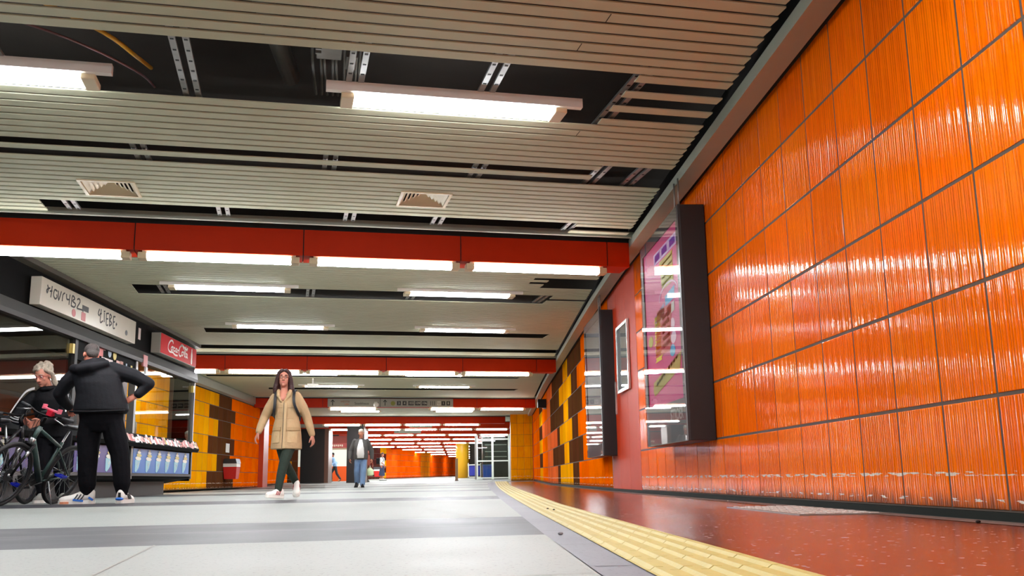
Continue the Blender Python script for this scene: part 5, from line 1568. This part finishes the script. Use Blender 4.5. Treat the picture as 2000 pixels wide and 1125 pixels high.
# ---- grey-haired woman behind the bicycles ------------------------------
def older_woman():
    root = thing('person', 'person with grey hair and glasses in black three-striped track top behind bicycles', 'person', (-5.0, 12.30, 0)); root.scale = (1.07, 1.07, 1.07)
    f, u = V((-.22, -.88, -.38)), V((-.08, -.40, 1))
    hc = V((-.068, -.08, 1.435))
    mb = MB()
    P, rot, r = head_shapes(mb, hc, f, u, 1.06)
    mb.chain([hc + V((.01, .03, -.05)), V((-.045, .01, 1.31)), V((-.04, .05, 1.20))], [.06, .058, .09])
    mb.oval([(.03, .12, .80, .16, .13), (.0, .10, 1.0, .16, .13), (-.04, .05, 1.2, .16, .11)])
    shL, shR, elL, elR, wrL, wrR = V((-.225, .02, 1.20)), V((.135, .05, 1.235)), V((-.345, -.06, .96)), V((.19, -.04, .98)), V((-.17, -.26, .905)), V((.03, -.26, .90))
    mb.chain([shL, elL, wrL], [.05, .042, .030]); mb.chain([shR, elR, wrR], [.05, .042, .030])
    hand(mb, wrL, V((.75, -.35, -.22)), V((.3, -.5, .8)), 1.0, .55, V((0, 0, -1)))
    hand(mb, wrR, V((-.75, -.30, -.25)), V((-.3, -.5, .8)), 1.0, .6, V((0, 0, -1)))
    hipL, hipR = V((-.06, .12, .80)), V((.12, .12, .80)); anL, anR = V((-.035, .05, .09)), V((.16, .12, .09))
    mb.chain([hipL, V((-.05, .02, .45)), anL], [.085, .062, .042]); mb.chain([hipR, V((.15, .05, .45)), anR], [.085, .062, .042])
    link('body', remesh(mb, .0075, 2), SKIN, root)
    face_parts(root, P, rot, 1.06, (176, 100, 92), mat('brow_grey', (130, 120, 108), .7))
    glasses(root, P, 1.06, mat('spectacle_rose', (176, 70, 84), .35))
    mb = MB()
    mb.ball(P(0, -.035, .052), [.096, .098, .088], 20, 14, rot)
    rnd = random.Random(4)
    for i in range(26):
        a = rnd.uniform(0, 2 * math.pi); e = rnd.uniform(.2, 1.2)
        p = P(.088 * math.cos(a) * math.cos(e), -.03 + .09 * math.sin(a) * math.cos(e), .06 + .075 * math.sin(e))
        if (p - P(0, .09, 0)).length > .085: mb.ball(p, rnd.uniform(.018, .030), 8, 6)
    for q in (-1, 1): mb.chain([P(.07 * q, .03, .07), P(.086 * q, -.02, .03), P(.080 * q, -.05, -.04), P(.085 * q, -.06, -.11)], [.024, .028, .03, .032])
    mb.chain([P(.05, -.08, .0), P(.10, -.08, -.10), P(.13, -.07, -.15)], [.05, .055, .035])
    link('hair', remesh(mb, .009, 2), mat('hair_silver', (168, 156, 138), .6, var=.35, vscale=24, bump=.6, bscale=70), root)
    TT = mat('track_top_black', (14, 15, 18), .75, spec=.2, var=.2, vscale=8, bump=.4, bscale=14)
    mb = MB()
    mb.oval([(.03, .12, .74, .19, .16), (.02, .11, .90, .19, .16), (-.01, .09, 1.02, .19, .155), (-.04, .05, 1.16, .195, .14), (-.045, .03, 1.25, .15, .10), (-.045, .01, 1.305, .085, .075)], 26)
    mb.chain([shL + V((.03, 0, 0)), V((-.30, -.02, 1.08)), elL, V((-.26, -.16, .925)), wrL + V((-.01, .01, 0))], [.078, .072, .066, .056, .046])
    mb.chain([shR + V((-.03, 0, 0)), V((.18, .02, 1.10)), elR, V((.12, -.15, .94)), wrR + V((.01, .01, 0))], [.078, .072, .066, .056, .046])
    link('track_top', remesh(mb, .010, 3), TT, root)
    WH = mat('stripe_white', (230, 230, 228), .6)
    def sleeve_stripe(c, off, rad):
        # run along the outer side of the sleeve just above its surface
        sp = smoothpath(c, 4); pts = []; n = V(off)
        for i, p in enumerate(sp):
            k = i / (len(sp) - 1); pts.append(p + n.normalized() * (rad[0] + (rad[1] - rad[0]) * k))
        mb = MB(); ribbon(mb, pts, .014, n, .004); mb.build('sleeve_stripe', WH, root)
    for k in (-1, 0, 1):
        sleeve_stripe([V((-.12, -.02, 1.275)), V((-.215, -.02, 1.235)), V((-.30, -.045, 1.09)), V((-.345, -.075, .98))], (-.72, -.55 + .28 * k, .35 + .16 * k), (.058, .066))
        sleeve_stripe([V((-.335, -.09, .955)), V((-.26, -.175, .93)), V((-.19, -.24, .915))], (-.45, -.75, .15 + .5 * k), (.066, .050))
        sleeve_stripe([V((.05, .02, 1.285)), V((.13, .02, 1.255)), V((.17, .0, 1.15)), V((.19, -.04, 1.0))], (.50, -.75 + .25 * k, .4 + .1 * k), (.066, .070))
    mb = MB(); mb.chain([V((-.11, .03, 1.30)), V((-.07, -.075, 1.285)), V((.0, -.075, 1.29)), V((.03, .03, 1.31))], [.028, .028, .028, .028]); link('collar', remesh(mb, .009, 2), TT, root)
    TR = mat('trousers_black', (26, 26, 31))
    mb = MB()
    mb.oval([(.03, .12, .66, .14, .12), (.03, .12, .78, .185, .15), (.03, .12, .88, .175, .14)])
    mb.chain([hipL, V((-.05, .02, .45)), anL + V((0, 0, .04))], [.11, .09, .075]); mb.chain([hipR, V((.15, .05, .45)), anR + V((0, 0, .04))], [.11, .09, .075])
    link('trousers', remesh(mb, .010, 3), TR, root)
    SG = mat('trainer_grey', (150, 150, 142), .6, var=.15, vscale=20); SOL = mat('sole_white', (238, 236, 228))
    shoe(root, (-.035, .05, .006), (.15, -.98, 0), SG, SOL, None, 1.1); shoe(root, (.16, .12, .006), (.5, -.8, 0), SG, SOL, None, 1.1)
older_woman()

# ---- generic walker for the figures farther off ---------------------------
def walker(label, loc, rz, cfg, group=None):
    """upright figure facing -y before rotation; cfg gives colours and pose"""
    g = cfg.get
    root = thing('person', label, 'person', loc, rz)
    s = g('s', 1.0); vx = g('voxel', .012)
    lean = g('lean', 0.0)
    hc = V((0, -.02 - lean * .9, 1.64)); f = V(g('face', (0, -1, -.05))); u = V((0, -.15 - lean, 1))
    b = g('belly', .12)
    mb = MB()
    P, rot, r = head_shapes(mb, hc, f, u, 1.0)
    sh = [V((-.185, -lean * .75, 1.40)), V((.185, -lean * .75, 1.40))]
    el, wr = g('el'), g('wr')
    el = [V(p) for p in el]; wr = [V(p) for p in wr]
    mb.chain([hc + V((0, .02, -.05)), V((0, .01 - lean * .8, 1.48)), V((0, .02 - lean * .7, 1.36))], [.055, .055, .08])
    mb.oval([(0, 0, .9, .15, .11), (0, -lean * .3, 1.1, .15, .11), (0, -lean * .7, 1.35, .16, .10)])
    for i in (0, 1):
        mb.chain([sh[i], el[i], wr[i]], [.045, .038, .028])
        hand(mb, wr[i], g('hd', ((0, -.2, -1), (0, -.2, -1)))[i], V((.25 if i == 0 else -.25, -.97, 0)), 1.0, .6, V((1 if i == 0 else -1, 0, -.1)))
    hp = [V((-.09, 0, .9)), V((.09, 0, .9))]; kn = [V(p) for p in g('kn')]; an = [V(p) for p in g('an')]
    for i in (0, 1): mb.chain([hp[i], kn[i], an[i]], [.08, .055, .04])
    link('body', remesh(mb, vx * .8, 2), g('skin', SKIN2), root)
    if g('detail', False): face_parts(root, P, rot, 1.0, (170, 96, 86), g('browm'))
    mb = MB(); mb.ball(P(0, -.016, .055), [.086, .096, .080], 16, 12, rot); mb.ball(P(0, -.06, -.01), [.068, .045, .06], 12, 8, rot)
    if g('longhair'): mb.chain([P(0, -.07, .0), P(0, -.085, -.11), P(0, -.08, -.16)], [.07, .065, .05])
    link('hair', remesh(mb, vx, 2), g('hair'), root)
    mb = MB()
    z0 = g('hem', .88); k = g('bulk', 1.0)
    mb.oval([(0, 0, z0, .185 * k, .14 * k), (0, -lean * .15, z0 + .14, .185 * k, (b + .03) * k), (0, -lean * .4, 1.18, .18 * k, (b + .03) * k), (0, -lean * .7, 1.36, .185 * k, .12 * k), (0, -lean * .75, 1.44, .14, .09), (0, -lean * .75, 1.48, .08, .07)])
    ss = g('sleeve', 1.0)
    for i in (0, 1):
        e = el[i] + (wr[i] - el[i]) * (ss - .5) * 2 if ss > .5 else sh[i] + (el[i] - sh[i]) * ss * 2
        mb.chain([sh[i], el[i], e] if ss > .5 else [sh[i], e], [.068 * k, .06 * k, .048 * k] if ss > .5 else [.068 * k, .06 * k])
    top = link(g('topname', 'jacket'), remesh(mb, vx, 3), g('top'), root)
    if g('shirt'):
        mb = MB(); rings = []
        for z, w_, y in ((z0 + .02, .115, -.150 * k), (1.0, .12, -(b + .036) * k), (1.18, .11, -(b + .036) * k), (1.34, .085, -.132 * k), (1.45, .05, -.085)):
            rings.append([V((-w_, y + .05, z)), V((-w_ * .7, y - .004, z)), V((w_ * .7, y - .004, z)), V((w_, y + .05, z))])
        mb.loft(rings); mb.build('shirt_front', g('shirt'), root, True)
        mb = MB(); mb.box((-.10, -.168 * k, z0 + .0), (.10, -.12, z0 + .035)); mb.build('belt', BLACK, root)
    mb = MB()
    if g('skirt'):
        mb.oval([(0, .02, .30, .22, .20), (0, .01, .6, .19, .16), (0, 0, .9, .15, .12), (0, 0, 1.0, .14, .11)])
    else:
        mb.oval([(0, 0, .80, .13, .11), (0, 0, .9, .165, .13), (0, 0, 1.0, .155, .12)])
        w1, w2 = g('leg', (.075, .062))
        for i in (0, 1): mb.chain([hp[i], kn[i], an[i] + V((0, 0, .02))], [.10, w1, w2])
    link('skirt' if g('skirt') else 'trousers', remesh(mb, vx, 3), g('bottom'), root)
    for i in (0, 1):
        td = V(g('toe', ((0, -1, 0), (0, -1, 0)))[i])
        shoe(root, (an[i].x, an[i].y, max(.004, an[i].z - .09)), td, g('shoes'), g('sole', BLACK), None, 1.15)
    root.scale = (s, s, s)
    return root
walker('person in open grey jacket, white shirt and jeans walking toward the viewer', (-2.96, 30.4, .003), R(2),
    dict(s=1.0, belly=.16, detail=True, browm=mat('brow_grey', (130, 120, 108)), hair=mat('hair_grey_man', (176, 168, 152), .7, var=.3, vscale=30), skin=mat('skin_tan', (190, 124, 96), .5), top=mat('jacket_grey', (84, 82, 80), .8, spec=.2, var=.12, vscale=9, bump=.4, bscale=14),
         shirt=mat('shirt_white', (226, 224, 222), .7, var=.05, bump=.2, bscale=14), bottom=mat('jeans_blue', (112, 140, 178), .8, var=.4, vscale=4, bump=.3, bscale=20), shoes=BLACK, hem=.845, bulk=1.18, topname='jacket',
         el=((-.315, .03, 1.10), (.325, .04, 1.11)), wr=((-.335, -.05, .875), (.335, .03, .88)), hd=((.1, -.2, -1), (.05, -.1, -1)),
         kn=((-.115, .06, .50), (.085, -.12, .49)), an=((-.125, .30, .15), (.07, -.16, .09)), toe=((-.15, -.85, -.42), (.1, -.98, 0)), leg=(.095, .078)))
walker('person in light blue shirt and dark trousers striding left past white shop board', (-7.15, 58.2, fz(58)), R(-75),
    dict(s=.94, lean=.16, belly=.1, hair=BLACK, skin=SKIN2, top=mat('shirt_light_blue', (150, 186, 226), .7, var=.08), topname='shirt', bottom=mat('trousers_charcoal', (52, 48, 50), .8), shoes=mat('shoe_tan', (190, 130, 90), .5), hem=.92, voxel=.016,
         el=((-.25, .12, 1.14), (.25, -.12, 1.12)), wr=((-.24, .02, .95), (.24, -.3, 1.0)), kn=((-.09, -.22, .52), (.09, .1, .48)), an=((-.09, -.2, .1), (.09, .32, .14)), toe=((0, -1, 0), (0, -.8, -.6))))
walker('person in white shirt and long dark skirt seen near the far red bin', (-4.60, 60.6, fz(60.6)), R(70),
    dict(s=.95, hair=mat('hair_brown_far', (74, 48, 30), .7), longhair=True, skin=SKIN2, top=mat('shirt_white', (226, 224, 222)), topname='shirt', bottom=mat('skirt_navy', (48, 56, 84), .8, var=.2), shoes=mat('trainer_white', (232, 230, 222)), skirt=True, hem=.95, voxel=.016, sleeve=.45,
         el=((-.23, -.05, 1.14), (.23, .02, 1.14)), wr=((-.22, -.22, 1.0), (.23, -.08, .92)), kn=((-.08, -.05, .5), (.08, .05, .5)), an=((-.08, -.1, .09), (.08, .14, .09))))
o = thing('backpack', 'black backpack on the back of the person in white shirt', 'backpack', (-4.60, 60.6, fz(60.6)), R(70))
mb = MB(); mb.box((-.15, .13, .98), (.15, .34, 1.36)); mb.build('pack', BLACK, o, bevel=.04)
for x in (-.11, .11):
    mb = MB(); mb.tube(smoothpath([V((x, .15, 1.33)), V((x, .05, 1.42)), V((x, -.08, 1.36)), V((x, -.14, 1.2)), V((x * 1.4, .0, 1.05)), V((x, .15, 1.02))], 4), .016, 6); mb.build('strap', BLACK, o, True)
walker('person mostly hidden behind the walking man in grey jacket, carrying a pale bag', (-4.62, 50.8, fz(50.8)), R(30),
    dict(s=.93, hair=BLACK, skin=SKIN2, top=mat('top_brick', (120, 54, 36), .8), topname='top', bottom=mat('trousers_rust', (112, 62, 40), .8), shoes=BLACK, voxel=.018,
         el=((-.24, .0, 1.14), (.26, .0, 1.14)), wr=((-.24, -.06, .9), (.30, -.06, .9)), kn=((-.1, -.08, .5), (.1, .05, .5)), an=((-.1, -.1, .09), (.1, .2, .1))))
o = thing('shopping_bag', 'pale green and white shopping bag seen beside the walking man\'s leg', 'bag', (-4.46, 50.65, fz(50.6) + .32))
mb = MB(); mb.oval([(0, 0, 0, .12, .08), (0, 0, .05, .2, .1), (0, 0, .28, .18, .09), (0, 0, .40, .06, .04)], 14); mb.build('bag', mat('bag_pale_green', (196, 216, 170), .6, var=.35, vscale=7), o, True)
mb = MB(); mb.tube([V((-.04, 0, .38)), V((0, 0, .5)), V((.04, 0, .38))], .01, 6); mb.build('handle', WHITE, o, True)
